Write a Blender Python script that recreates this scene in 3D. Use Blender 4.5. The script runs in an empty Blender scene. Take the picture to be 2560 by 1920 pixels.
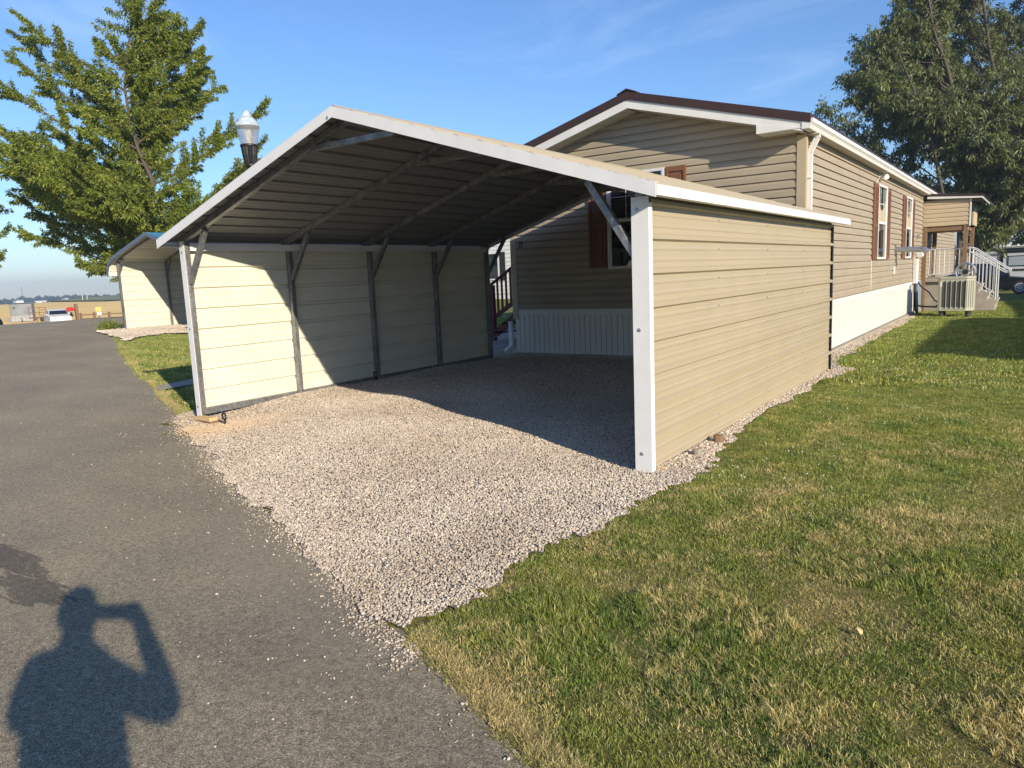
import bpy, bmesh, math, random
import numpy as np
from mathutils import Vector, Matrix
from mathutils.geometry import delaunay_2d_cdt
rad = math.radians
scene = bpy.context.scene
COL = scene.collection
random.seed(7)
RNG = np.random.default_rng(11)

# ------------------------------------------------------------------ camera
CAM = Vector((2.1215, -4.5577, 1.3791))
cr = Vector((0.81681, 0.57537, -0.04202)); cu = Vector((-0.05006, 0.14326, 0.98842)); cf = Vector((-0.57473, 0.80525, -0.14582))
cam_data = bpy.data.cameras.new('camera')
cam = bpy.data.objects.new('camera', cam_data); COL.objects.link(cam)
cam.matrix_world = Matrix(((cr.x, cu.x, -cf.x, CAM.x), (cr.y, cu.y, -cf.y, CAM.y), (cr.z, cu.z, -cf.z, CAM.z), (0, 0, 0, 1)))
cam_data.sensor_width = 36.0
cam_data.lens = 1831.8 / 2560 * 36
cam_data.clip_start = 0.02
cam_data.clip_end = 9000
scene.camera = cam

# ------------------------------------------------------------------ light
SUN_AZ, SUN_EL = -24.1, 21.3
SUN = Vector((math.cos(rad(SUN_EL)) * math.cos(rad(SUN_AZ)), math.cos(rad(SUN_EL)) * math.sin(rad(SUN_AZ)), math.sin(rad(SUN_EL))))
sl = bpy.data.lights.new('sun', 'SUN'); sl.energy = 5.0; sl.angle = rad(0.55); sl.color = (1.0, 0.88, 0.71)
so = bpy.data.objects.new('sun', sl); COL.objects.link(so)
so.rotation_euler = SUN.to_track_quat('Z', 'Y').to_euler()
so.location = SUN * 60
scene.view_settings.view_transform = 'Standard'
scene.view_settings.look = 'None'
scene.view_settings.exposure = 0.48
scene.view_settings.gamma = 1
scene.view_settings.use_curve_mapping = False
world = bpy.data.worlds.new('World'); scene.world = world; world.use_nodes = True
wt = world.node_tree; wt.nodes.clear()
wo = wt.nodes.new('ShaderNodeOutputWorld'); wb = wt.nodes.new('ShaderNodeBackground'); wb.inputs[1].default_value = 0.112
sky = wt.nodes.new('ShaderNodeTexSky'); sky.sky_type = 'NISHITA'; sky.sun_disc = False
sky.sun_elevation = rad(SUN_EL); sky.sun_rotation = rad(90 - SUN_AZ)
sky.altitude = 250; sky.air_density = 1.15; sky.dust_density = 0.15; sky.ozone_density = 4.5
# thin cirrus: stretched noise on the sky direction, all round the dome
tc = wt.nodes.new('ShaderNodeTexCoord'); mp = wt.nodes.new('ShaderNodeMapping'); mp.inputs['Scale'].default_value = (1.2, 2.6, 7.0)
mp.inputs['Rotation'].default_value = (0.25, 0.15, 0.5)
mp.inputs['Location'].default_value = (3.4, 1.1, 0.6)
n1 = wt.nodes.new('ShaderNodeTexNoise'); n1.inputs['Scale'].default_value = 1.7; n1.inputs['Detail'].default_value = 9; n1.inputs['Roughness'].default_value = 0.62; n1.inputs['Distortion'].default_value = 0.6
cr1 = wt.nodes.new('ShaderNodeValToRGB'); cr1.color_ramp.elements[0].position = 0.56; cr1.color_ramp.elements[1].position = 0.86
cr1.color_ramp.elements[1].color = (0.26, 0.26, 0.26, 1)
mx = wt.nodes.new('ShaderNodeMix'); mx.data_type = 'RGBA'; mx.inputs[7].default_value = (7.5, 8.6, 10.0, 1)
wt.links.new(tc.outputs['Generated'], mp.inputs[0]); wt.links.new(mp.outputs[0], n1.inputs[0]); wt.links.new(n1.outputs[0], cr1.inputs[0])
wt.links.new(cr1.outputs[0], mx.inputs[0]); hsv = wt.nodes.new('ShaderNodeHueSaturation'); hsv.inputs['Saturation'].default_value = 1.03; wt.links.new(sky.outputs[0], hsv.inputs['Color'])
tint = wt.nodes.new('ShaderNodeMix'); tint.data_type = 'RGBA'; tint.blend_type = 'MULTIPLY'; tint.inputs[0].default_value = 1; tint.inputs[7].default_value = (0.87, 0.95, 1.12, 1); wt.links.new(hsv.outputs[0], tint.inputs[6]); wt.links.new(tint.outputs[2], mx.inputs[6]); wt.links.new(mx.outputs[2], wb.inputs[0]); wt.links.new(wb.outputs[0], wo.inputs[0])

# ------------------------------------------------------------------ materials
def newmat(name):
    m = bpy.data.materials.new(name); m.use_nodes = True
    nt = m.node_tree; b = nt.nodes['Principled BSDF']
    return m, nt, b
def N(nt, kind, **kw):
    n = nt.nodes.new('ShaderNode' + kind)
    for k, v in kw.items():
        if k in n.inputs: n.inputs[k].default_value = v
        else: setattr(n, k, v)
    return n
def ramp(nt, fac, stops):
    r = N(nt, 'ValToRGB'); e = r.color_ramp.elements
    while len(e) < len(stops): e.new(0.5)
    for i, (p, c) in enumerate(stops):
        e[i].position = p; e[i].color = (c[0], c[1], c[2], 1) if not isinstance(c, (int, float)) else (c, c, c, 1)
    nt.links.new(fac, r.inputs[0]); return r.outputs[0]
def mixc(nt, fac, a, b, mode='MIX'):
    m = N(nt, 'Mix', data_type='RGBA', blend_type=mode)
    for i, v in ((0, fac), (6, a), (7, b)):
        if hasattr(v, 'is_output'): nt.links.new(v, m.inputs[i])
        elif i == 0: m.inputs[0].default_value = v
        else: m.inputs[i].default_value = (v[0], v[1], v[2], 1)
    return m.outputs[2]
def pos(nt, scale=(1, 1, 1), rot=(0, 0, 0)):
    g = N(nt, 'NewGeometry'); m = N(nt, 'Mapping'); m.inputs['Scale'].default_value = scale; m.inputs['Rotation'].default_value = rot
    nt.links.new(g.outputs['Position'], m.inputs[0]); return m.outputs[0]
def noise(nt, vec, scale, detail=4, rough=0.55, dist=0):
    n = N(nt, 'TexNoise', Scale=scale, Detail=detail, Roughness=rough, Distortion=dist)
    nt.links.new(vec, n.inputs['Vector']); return n.outputs[0]
def bump(nt, b, h, strength, dist=0.01):
    n = N(nt, 'Bump', Strength=strength, Distance=dist); nt.links.new(h, n.inputs['Height']); nt.links.new(n.outputs[0], b.inputs['Normal'])
def simple(name, col, rough=0.5, metal=0.0, var=0.12, scale=3.0, bmp=0.0, bscale=60, stretch=(1, 1, 1), spec=0.5, dirt=0.0, wav=0.0):
    m, nt, b = newmat(name)
    p = pos(nt, stretch)
    f = ramp(nt, noise(nt, p, scale, 6, 0.6), [(0.3, 1 - var), (0.7, 1 + var)])
    c = mixc(nt, 1.0, col, f, 'MULTIPLY')
    if dirt:
        d = ramp(nt, noise(nt, pos(nt), 1.3, 8, 0.7), [(0.45, 0), (0.75, dirt)])
        c = mixc(nt, d, c, (0.22, 0.19, 0.15))
    nt.links.new(c, b.inputs['Base Color'])
    b.inputs['Roughness'].default_value = rough; b.inputs['Metallic'].default_value = metal; b.inputs['Specular IOR Level'].default_value = spec
    rr = ramp(nt, noise(nt, p, scale * 4, 4), [(0.3, max(0.02, rough - 0.08)), (0.7, min(1, rough + 0.1))]); nt.links.new(rr, b.inputs['Roughness'])
    if wav:
        bump(nt, b, noise(nt, pos(nt), 4.0, 2), wav, 0.02)
    elif bmp: bump(nt, b, noise(nt, p, bscale, 5), bmp, 0.004)
    return m
M = {}
M['tan'] = simple('tan_metal', (0.395, 0.335, 0.228), 0.38, 0, 0.02, 0.8, wav=0.07, dirt=0.02)
M['cream'] = simple('cream_backing', (0.69, 0.66, 0.53), 0.5, 0, 0.05, 2, wav=0.12, dirt=0.05)
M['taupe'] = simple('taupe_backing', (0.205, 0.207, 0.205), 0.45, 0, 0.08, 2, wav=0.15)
M['white'] = simple('white_metal', (0.74, 0.73, 0.70), 0.42, 0, 0.04, 6, dirt=0.08)
M['vinylwhite'] = simple('white_vinyl', (0.70, 0.69, 0.645), 0.5, 0, 0.05, 4, dirt=0.08)
m, nt, b = newmat('galvanised'); M['galv'] = m
v = N(nt, 'TexVoronoi', Scale=38.0); nt.links.new(pos(nt), v.inputs['Vector'])
f1 = ramp(nt, v.outputs['Color'], [(0, 0.20), (1, 0.36)]); f2 = ramp(nt, noise(nt, pos(nt, (1, 1, .3)), 9, 8, 0.7), [(0.35, 0.55), (0.7, 1.15)])
nt.links.new(mixc(nt, 1.0, f1, f2, 'MULTIPLY'), b.inputs['Base Color']); b.inputs['Metallic'].default_value = 0.5; b.inputs['Roughness'].default_value = 0.42
M['siding'] = simple('tan_vinyl_siding', (0.345, 0.29, 0.208), 0.62, 0, 0.07, 1.6, 0.15, 30, (1, 1, 4), 0.3, dirt=0.12)
M['porchsiding'] = simple('warm_vinyl_siding', (0.50, 0.40, 0.26), 0.6, 0, 0.05, 2, 0.1, 30, (1, 1, 4), 0.3)
M['cornertan'] = simple('tan_corner_vinyl', (0.42, 0.34, 0.23), 0.55, 0, 0.04, 2)
M['brown'] = simple('dark_brown_metal', (0.045, 0.022, 0.017), 0.42, 0, 0.12, 4)
M['shutter'] = simple('red_brown_shutter', (0.175, 0.078, 0.036), 0.6, 0, 0.22, 6, 0.3, 60, (1, 1, .15))
M['soffit'] = simple('soffit_vinyl', (0.50, 0.46, 0.39), 0.6, 0, 0.05, 4)
M['dark'] = simple('dark_rubber', (0.018, 0.018, 0.02), 0.6, 0, 0.2, 8)
M['black'] = simple('black_iron', (0.012, 0.012, 0.013), 0.45, 0, 0.3, 10)
M['wood'] = simple('weathered_wood', (0.21, 0.13, 0.07), 0.8, 0, 0.35, 7, 0.5, 40, (6, 6, .6))
M['newwood'] = simple('fresh_wood', (0.62, 0.42, 0.20), 0.75, 0, 0.18, 9, 0.3, 50, (.6, 5, 5))
M['redwood'] = simple('red_brown_deck_paint', (0.11, 0.022, 0.018), 0.6, 0, 0.2, 7, 0.3, 30)
M['concrete'] = simple('concrete', (0.34, 0.30, 0.24), 0.9, 0, 0.2, 3, 0.5, 45, dirt=0.35)
M['acgreen'] = simple('grey_green_enamel', (0.40, 0.40, 0.31), 0.45, 0, 0.06, 5, dirt=0.1)
M['coil'] = simple('condenser_coil', (0.07, 0.072, 0.066), 0.6, 0.3, 0.3, 30, 0.6, 160, (1, 1, 8))
M['silver'] = simple('silver_paint', (0.42, 0.43, 0.44), 0.32, 0.7, 0.1, 3)
M['trailer'] = simple('trailer_aluminium', (0.15, 0.16, 0.17), 0.42, 0.3, 0.25, 0.8)
M['rail'] = simple('light_grey_rail_paint', (0.60, 0.61, 0.62), 0.4, 0.1, 0.08, 9)
M['pvcblue'] = simple('blue_grey_panel', (0.20, 0.27, 0.33), 0.6, 0, 0.1, 5)
M['bluemetal'] = simple('blue_metal_roof', (0.05, 0.20, 0.34), 0.3, 0.1, 0.06, 2)
M['bluetrim'] = simple('slate_blue_trim', (0.10, 0.135, 0.19), 0.35, 0.1, 0.05, 2)
M['rvwhite'] = simple('rv_aluminium_siding', (0.55, 0.56, 0.58), 0.4, 0.1, 0.05, 2)
M['carblack'] = simple('dark_car_paint', (0.010, 0.014, 0.022), 0.12, 0.2, 0.1, 2)
M['carwhite'] = simple('white_car_paint', (0.72, 0.73, 0.74), 0.15, 0, 0.03, 2)
M['chrome'] = simple('wheel_alloy', (0.6, 0.6, 0.6), 0.35, 0.3, 0.05, 5)
M['rust'] = simple('rusty_steel', (0.16, 0.07, 0.035), 0.8, 0, 0.3, 9)
M['red'] = simple('red_petals', (0.60, 0.012, 0.010), 0.6, 0, 0.3, 20)
M['yellow'] = simple('yellow_sign', (0.80, 0.52, 0.06), 0.6, 0, 0.15, 6)
M['blueball'] = simple('light_blue_plastic', (0.16, 0.42, 0.62), 0.4)
M['hedge'] = simple('dark_shrub', (0.03, 0.05, 0.018), 0.8, 0, 0.5, 6)
M['skin'] = simple('skin', (0.42, 0.23, 0.15), 0.55)
M['shirt'] = simple('navy_shirt', (0.03, 0.04, 0.09), 0.9, 0, 0.2, 20)
M['trousers'] = simple('dark_jeans', (0.03, 0.035, 0.05), 0.9, 0, 0.2, 20)
M['hair'] = simple('dark_hair', (0.025, 0.015, 0.01), 0.7, 0, 0.3, 60)
M['numeral'] = simple('dark_numeral', (0.01, 0.01, 0.01), 0.5)
m, nt, b = newmat('window_glass'); M['glass'] = m
b.inputs['Base Color'].default_value = (0.012, 0.016, 0.02, 1); b.inputs['Roughness'].default_value = 0.03; b.inputs['Specular IOR Level'].default_value = 0.8
m, nt, b = newmat('rv_glass'); M['rvglass'] = m
b.inputs['Base Color'].default_value = (0.30, 0.34, 0.38, 1); b.inputs['Roughness'].default_value = 0.15
m, nt, b = newmat('curtain'); M['curtain'] = m
w = N(nt, 'TexWave', Scale=14.0, Distortion=1.5); w.bands_direction = 'Y'; nt.links.new(pos(nt), w.inputs['Vector'])
nt.links.new(ramp(nt, w.outputs[0], [(0, (0.30, 0.24, 0.15)), (1, (0.52, 0.44, 0.31))]), b.inputs['Base Color']); b.inputs['Roughness'].default_value = 0.95
m, nt, b = newmat('prismatic_globe'); M['globe'] = m
b.inputs['Base Color'].default_value = (0.80, 0.80, 0.76, 1); b.inputs['Roughness'].default_value = 0.22; b.inputs['Transmission Weight'].default_value = 0.8; b.inputs['IOR'].default_value = 1.25
m, nt, b = newmat('clear_lid'); M['lid'] = m
b.inputs['Base Color'].default_value = (0.80, 0.90, 0.98, 1); b.inputs['Roughness'].default_value = 0.10; b.inputs['Transmission Weight'].default_value = 0.6; b.inputs['IOR'].default_value = 1.3

# asphalt
m, nt, b = newmat('asphalt'); M['asphalt'] = m
p = pos(nt)
fine = noise(nt, p, 210, 3, 0.75); mid = noise(nt, p, 45, 5, 0.7); big = noise(nt, p, 0.55, 6, 0.6); band = noise(nt, pos(nt, (.25, 1.6, 1), (0, 0, .42)), 1.1, 5)
c = ramp(nt, fine, [(0.32, (0.056, 0.048, 0.031)), (0.50, (0.222, 0.190, 0.124)), (0.68, (0.58, 0.49, 0.35))])
c = mixc(nt, 1.0, c, ramp(nt, mid, [(0.32, 0.60), (0.68, 1.4)]), 'MULTIPLY')
c = mixc(nt, 1.0, c, ramp(nt, big, [(0.3, (0.84, 0.84, 0.86)), (0.7, (1.2, 1.17, 1.1))]), 'MULTIPLY')
c = mixc(nt, 1.0, c, ramp(nt, band, [(0.35, 0.93), (0.65, 1.07)]), 'MULTIPLY')
# pale grit, sparse
vo = N(nt, 'TexVoronoi', Scale=26.0); nt.links.new(p, vo.inputs['Vector'])
sp = ramp(nt, vo.outputs['Distance'], [(0.05, 1), (0.085, 0)])
pick = N(nt, 'SeparateColor'); nt.links.new(vo.outputs['Color'], pick.inputs[0])
pk = ramp(nt, pick.outputs[0], [(0.84, 0), (0.86, 1)])
mm = N(nt, 'Math', operation='MULTIPLY'); nt.links.new(sp, mm.inputs[0]); nt.links.new(pk, mm.inputs[1])
c = mixc(nt, mm.outputs[0], c, (0.50, 0.45, 0.36))
# oil / wet stain with ragged edge
sx = N(nt, 'SeparateXYZ'); nt.links.new(N(nt, 'NewGeometry').outputs['Position'], sx.inputs[0])
def math2(op, a, bb):
    n = N(nt, 'Math', operation=op)
    for i, v_ in ((0, a), (1, bb)):
        if hasattr(v_, 'is_output'): nt.links.new(v_, n.inputs[i])
        else: n.inputs[i].default_value = v_
    return n.outputs[0]
def blob(cx, cy, rx, ry, ang, edge):
    ca, sa = math.cos(ang), math.sin(ang)
    dx = math2('SUBTRACT', sx.outputs[0], cx); dy = math2('SUBTRACT', sx.outputs[1], cy)
    u_ = math2('ADD', math2('MULTIPLY', dx, ca / rx), math2('MULTIPLY', dy, sa / rx)); v_ = math2('ADD', math2('MULTIPLY', dx, -sa / ry), math2('MULTIPLY', dy, ca / ry))
    r2 = math2('ADD', math2('MULTIPLY', u_, u_), math2('MULTIPLY', v_, v_))
    jag = noise(nt, pos(nt, (2.2, 12, 1), (0, 0, -.55)), 2.4, 8, 0.75)
    return math2('ADD', r2, math2('MULTIPLY', math2('SUBTRACT', jag, 0.5), edge))
st = ramp(nt, blob(-2.72, -2.94, 0.55, 0.10, -0.05, 5.5), [(0.86, 1), (1.0, 0)])
st2 = ramp(nt, blob(-2.10, -3.06, 0.34, 0.12, 0.05, 5.5), [(0.86, 1), (1.0, 0)])
stm = math2('MAXIMUM', st, st2)
c = mixc(nt, stm, c, mixc(nt, 1.0, c, (0.45, 0.45, 0.47), 'MULTIPLY'))
dust = ramp(nt, blob(-1.35, -2.15, 1.3, 0.35, -0.35, 5.0), [(0.1, 0.35), (1.3, 0)])
c = mixc(nt, dust, c, (0.30, 0.25, 0.18))
nt.links.new(c, b.inputs['Base Color']); b.inputs['Roughness'].default_value = 0.82
hh = math2('ADD', fine, math2('MULTIPLY', mid, 1.2)); bump(nt, b, hh, 0.6, 0.008)

# gravel bed
def gravel_colour(nt, p):
    cc = ramp(nt, noise(nt, p, 0.8, 5, 0.6), [(0.35, (0.315, 0.278, 0.235)), (0.65, (0.405, 0.372, 0.328))])
    rustn = ramp(nt, noise(nt, p, 1.15, 3, 0.5), [(0.62, 0), (0.76, 0.32)])
    cc = mixc(nt, rustn, cc, (0.42, 0.29, 0.16))
    d = N(nt, 'VectorMath', operation='DISTANCE'); d.inputs[1].default_value = (-4.7, -.35, 0); nt.links.new(p, d.inputs[0])
    return mixc(nt, ramp(nt, d.outputs['Value'], [(0.2, 0.45), (0.95, 0)]), cc, (0.46, 0.31, 0.15))
m, nt, b = newmat('gravel_bed'); M['gravelbed'] = m
p = pos(nt); vo = N(nt, 'TexVoronoi', Scale=34.0, Randomness=1.0); nt.links.new(p, vo.inputs['Vector'])
c = mixc(nt, 1.0, gravel_colour(nt, p), ramp(nt, vo.outputs['Distance'], [(0.0, 1.25), (0.38, 1.0), (0.62, 0.6)]), 'MULTIPLY')
nt.links.new(c, b.inputs['Base Color']); b.inputs['Roughness'].default_value = 0.95
hh = ramp(nt, vo.outputs['Distance'], [(0, 1), (0.6, 0)]); bump(nt, b, hh, 0.9, 0.02)
m, nt, b = newmat('gravel_stone'); M['stone'] = m
oi = N(nt, 'ObjectInfo'); p = pos(nt)
c = mixc(nt, 1.0, gravel_colour(nt, p), ramp(nt, oi.outputs['Random'], [(0, (0.78, 0.77, 0.76)), (0.3, (1.05, 1.04, 1.03)), (0.75, (1.32, 1.32, 1.32)), (1, (1.55, 1.55, 1.54))]), 'MULTIPLY')
c = mixc(nt, 1.0, c, (1.19, 1.12, 1.02), 'MULTIPLY')
c = mixc(nt, 0.5, c, mixc(nt, 1.0, c, ramp(nt, noise(nt, p, 90, 3), [(0.3, 0.8), (0.7, 1.2)]), 'MULTIPLY'))
nt.links.new(c, b.inputs['Base Color']); b.inputs['Roughness'].default_value = 0.9

# soil and turf colours shared by the ground and the blades
def turf(nt, p, blades):
    dry = ramp(nt, noise(nt, p, 1.7, 8, 0.74, 0.5), [(0.44, 0), (0.68, 0.82)])
    sxx = N(nt, 'SeparateXYZ'); nt.links.new(p, sxx.inputs[0])
    yr = N(nt, 'MapRange'); yr.inputs['From Min'].default_value = -0.5; yr.inputs['From Max'].default_value = 6.0; yr.inputs['To Min'].default_value = 1.0; yr.inputs['To Max'].default_value = 0.12
    nt.links.new(sxx.outputs[1], yr.inputs[0])
    mu = N(nt, 'Math', operation='MULTIPLY'); nt.links.new(dry, mu.inputs[0]); nt.links.new(yr.outputs[0], mu.inputs[1])
    if blades:
        green = (0.245, 0.290, 0.066); straw = (0.56, 0.45, 0.215)
    else:
        green = (0.165, 0.175, 0.05); straw = (0.34, 0.26, 0.125)
    var = ramp(nt, noise(nt, p, 2.6, 5), [(0.33, (0.58, 0.76, 0.62)), (0.66, (1.25, 1.12, 1.1))])
    g = mixc(nt, 1.0, green, var, 'MULTIPLY')
    return g, mu.outputs[0], straw
m, nt, b = newmat('turf_ground'); M['turf'] = m
p = pos(nt); g, d, s = turf(nt, p, False)
c = mixc(nt, d, g, s)
c = mixc(nt, 1.0, c, ramp(nt, noise(nt, p, 30, 6, 0.8), [(0.3, 0.55), (0.7, 1.5)]), 'MULTIPLY')
nt.links.new(c, b.inputs['Base Color']); b.inputs['Roughness'].default_value = 1.0; b.inputs['Specular IOR Level'].default_value = 0.1
bump(nt, b, noise(nt, p, 60, 6, 0.8), 1.0, 0.03)
m, nt, b = newmat('grass_blade'); M['blade'] = m
p = pos(nt); g, d, s = turf(nt, p, True)
oi = N(nt, 'ObjectInfo'); at = N(nt, 'Attribute', attribute_name='tone')
# each tuft leans to dry or green around the local share of dry grass; single dead blades everywhere
ad = N(nt, 'Math', operation='ADD'); nt.links.new(d, ad.inputs[0])
t2 = ramp(nt, oi.outputs['Random'], [(0, 0.0), (1, 0.55)]); nt.links.new(t2, ad.inputs[1])
a2 = N(nt, 'Math', operation='ADD'); nt.links.new(ad.outputs[0], a2.inputs[0]); nt.links.new(at.outputs['Fac'], a2.inputs[1])
dd = ramp(nt, a2.outputs[0], [(0.62, 0), (1.25, 1)])
c = mixc(nt, dd, g, s)
c = mixc(nt, 1.0, c, ramp(nt, oi.outputs['Random'], [(0, 0.7), (1, 1.35)]), 'MULTIPLY')
nt.links.new(c, b.inputs['Base Color']); b.inputs['Roughness'].default_value = 0.55; b.inputs['Specular IOR Level'].default_value = 0.35
tr = N(nt, 'BsdfTranslucent'); nt.links.new(mixc(nt, 1.0, c, (1.1, 1.2, 0.6), 'MULTIPLY'), tr.inputs[0]); ms = N(nt, 'MixShader'); ms.inputs[0].default_value = 0.3
nt.links.new(b.outputs[0], ms.inputs[1]); nt.links.new(tr.outputs[0], ms.inputs[2]); nt.links.new(ms.outputs[0], nt.nodes['Material Output'].inputs[0])
def leafmat(name, cA, cB, cC, tl=0.35, tcol=(1.3, 1.3, 0.5)):
    m, nt, b = newmat(name)
    at = N(nt, 'Attribute', attribute_name='tone'); p = pos(nt)
    c = ramp(nt, at.outputs['Fac'], [(0, cA), (0.55, cB), (1, cC)])
    c = mixc(nt, 1.0, c, ramp(nt, noise(nt, p, 0.9, 3), [(0.3, 0.75), (0.7, 1.25)]), 'MULTIPLY')
    nt.links.new(c, b.inputs['Base Color']); b.inputs['Roughness'].default_value = 0.5; b.inputs['Specular IOR Level'].default_value = 0.4
    tr = N(nt, 'BsdfTranslucent'); nt.links.new(mixc(nt, 1.0, c, tcol, 'MULTIPLY'), tr.inputs[0]); ms = N(nt, 'MixShader'); ms.inputs[0].default_value = tl
    nt.links.new(b.outputs[0], ms.inputs[1]); nt.links.new(tr.outputs[0], ms.inputs[2]); nt.links.new(ms.outputs[0], nt.nodes['Material Output'].inputs[0])
    return m
M['maple'] = leafmat('maple_leaf', (0.11, 0.165, 0.026), (0.235, 0.28, 0.044), (0.45, 0.43, 0.09), 0.42)
M['locust'] = leafmat('willow_leaf', (0.065, 0.090, 0.034), (0.145, 0.170, 0.060), (0.30, 0.31, 0.13), 0.32)
M['farleaf'] = leafmat('far_wood_leaf', (0.03, 0.045, 0.02), (0.045, 0.06, 0.03), (0.06, 0.08, 0.035), 0.1)
M['bark'] = simple('bark', (0.085, 0.066, 0.048), 0.9, 0, 0.3, 8, 0.6, 20, (3, 3, .6))
m, nt, b = newmat('ripe_wheat'); M['wheat'] = m
p = pos(nt, (1, 1, 1)); c = ramp(nt, noise(nt, p, 0.12, 8, 0.75), [(0.3, (0.74, 0.47, 0.13)), (0.7, (0.95, 0.66, 0.22))])
c = mixc(nt, 1.0, c, ramp(nt, noise(nt, pos(nt, (.05, 1, 1)), 1.5, 3), [(0.3, 0.85), (0.7, 1.15)]), 'MULTIPLY')
nt.links.new(c, b.inputs['Base Color']); b.inputs['Roughness'].default_value = 1
M['greenfield'] = simple('green_crop', (0.16, 0.19, 0.07), 1, 0, 0.2, 0.05)

# ------------------------------------------------------------------ mesh helpers
CAM_SCALE = None     # (scale, shift) of a group scaled about the camera; set for the house group
def cam_scaled(v):
    return v if CAM_SCALE is None else (v[0] * CAM_SCALE[0] + CAM_SCALE[1][0], v[1] * CAM_SCALE[0] + CAM_SCALE[1][1], v[2] * CAM_SCALE[0] + CAM_SCALE[1][2])
class MB:
    def __init__(s): s.v = []; s.f = []; s.m = []
    def add(s, vs, fs, mi=0):
        o = len(s.v); s.v += [tuple(v) for v in vs]; s.f += [tuple(i + o for i in f) for f in fs]; s.m += [mi] * len(fs); return s
    def box(s, x0, x1, y0, y1, z0, z1, mi=0):
        return s.add([(x0, y0, z0), (x1, y0, z0), (x1, y1, z0), (x0, y1, z0), (x0, y0, z1), (x1, y0, z1), (x1, y1, z1), (x0, y1, z1)],
                     [(0, 3, 2, 1), (4, 5, 6, 7), (0, 1, 5, 4), (1, 2, 6, 5), (2, 3, 7, 6), (3, 0, 4, 7)], mi)
    def beam(s, p, q, w, h, up=(0, 0, 1), mi=0):
        p, q, up = Vector(p), Vector(q), Vector(up); d = (q - p).normalized()
        sd = d.cross(up)
        if sd.length < 1e-4: sd = d.cross(Vector((0, 1, 0)))
        sd.normalize(); u = sd.cross(d).normalized()
        vs = [c + sd * a * w / 2 + u * b_ * h / 2 for c in (p, q) for a, b_ in ((-1, -1), (1, -1), (1, 1), (-1, 1))]
        return s.add(vs, [(3, 2, 1, 0), (4, 5, 6, 7), (0, 1, 5, 4), (1, 2, 6, 5), (2, 3, 7, 6), (3, 0, 4, 7)], mi)
    def tube(s, pts, r, n=8, mi=0, cap=True):
        pts = [Vector(p) for p in pts]; rr = r if isinstance(r, (list, tuple)) else [r] * len(pts)
        o = len(s.v); ref = Vector((0, 0, 1)) if abs((pts[-1] - pts[0]).normalized().z) < 0.9 else Vector((1, 0, 0))
        for i, p in enumerate(pts):
            d = (pts[min(i + 1, len(pts) - 1)] - pts[max(i - 1, 0)]).normalized(); a = d.cross(ref).normalized(); bb = d.cross(a).normalized()
            for k in range(n):
                t = 2 * math.pi * k / n; s.v.append(tuple(p + (a * math.cos(t) + bb * math.sin(t)) * rr[i]))
        for i in range(len(pts) - 1):
            for k in range(n):
                a0 = o + i * n + k; a1 = o + i * n + (k + 1) % n; s.f.append((a0, a1, a1 + n, a0 + n)); s.m.append(mi)
        if cap:
            s.f.append(tuple(o + k for k in range(n))[::-1]); s.m.append(mi); s.f.append(tuple(o + (len(pts) - 1) * n + k for k in range(n))); s.m.append(mi)
        return s
    def lathe(s, prof, c, n=20, mi=0, flute=0):
        o = len(s.v)
        for i, (r, z) in enumerate(prof):
            for k in range(n):
                t = 2 * math.pi * k / n; q = r * (1 - flute * (k % 2)); s.v.append((c[0] + q * math.cos(t), c[1] + q * math.sin(t), c[2] + z))
        for i in range(len(prof) - 1):
            for k in range(n):
                a0 = o + i * n + k; a1 = o + i * n + (k + 1) % n; s.f.append((a0, a1, a1 + n, a0 + n)); s.m.append(mi)
        s.f.append(tuple(o + k for k in range(n))[::-1]); s.m.append(mi); s.f.append(tuple(o + (len(prof) - 1) * n + k for k in range(n))); s.m.append(mi)
        return s
    def prism(s, poly, axis, a0, a1, mi=0):
        # poly: 2D points in the plane across `axis` (0:x -> (y,z), 1:y -> (x,z), 2:z -> (x,y))
        def P(p, a): return (a, p[0], p[1]) if axis == 0 else ((p[0], a, p[1]) if axis == 1 else (p[0], p[1], a))
        n = len(poly); vs = [P(p, a0) for p in poly] + [P(p, a1) for p in poly]
        fs = [tuple(range(n))[::-1], tuple(range(n, 2 * n))] + [(i, (i + 1) % n, (i + 1) % n + n, i + n) for i in range(n)]
        return s.add(vs, fs, mi)
    def build(s, name, mats, parent=None, bevel=0.0, smooth=False, **props):
        off = Vector(parent.get('_o', (0, 0, 0))) if parent else Vector((0, 0, 0))
        return finish(name, [(q[0] - off[0], q[1] - off[1], q[2] - off[2]) for q in (cam_scaled(v) for v in s.v)], s.f, s.m, mats, parent, bevel, smooth, **props)
def finish(name, v, f, mi, mats, parent, bevel, smooth, **props):
    me = bpy.data.meshes.new(name); me.from_pydata(v, [], f)
    if not isinstance(mats, (list, tuple)): mats = [mats]
    for m_ in mats: me.materials.append(m_)
    if any(mi): me.polygons.foreach_set('material_index', mi)
    bm = bmesh.new(); bm.from_mesh(me); bmesh.ops.recalc_face_normals(bm, faces=bm.faces)
    if smooth:
        for fc in bm.faces: fc.smooth = True
    bm.to_mesh(me); bm.free()
    if smooth:
        try: me.set_sharp_from_angle(angle=rad(40))
        except Exception: pass
    o = bpy.data.objects.new(name, me); COL.objects.link(o)
    if bevel:
        md = o.modifiers.new('bevel', 'BEVEL'); md.width = bevel; md.segments = 2; md.limit_method = 'ANGLE'; md.angle_limit = rad(50)
    if parent:
        o.parent = parent; o['_o'] = list(parent['_o'])
    else: o['_o'] = [0, 0, 0]
    for k, v_ in props.items(): o[k] = v_
    return o
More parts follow.
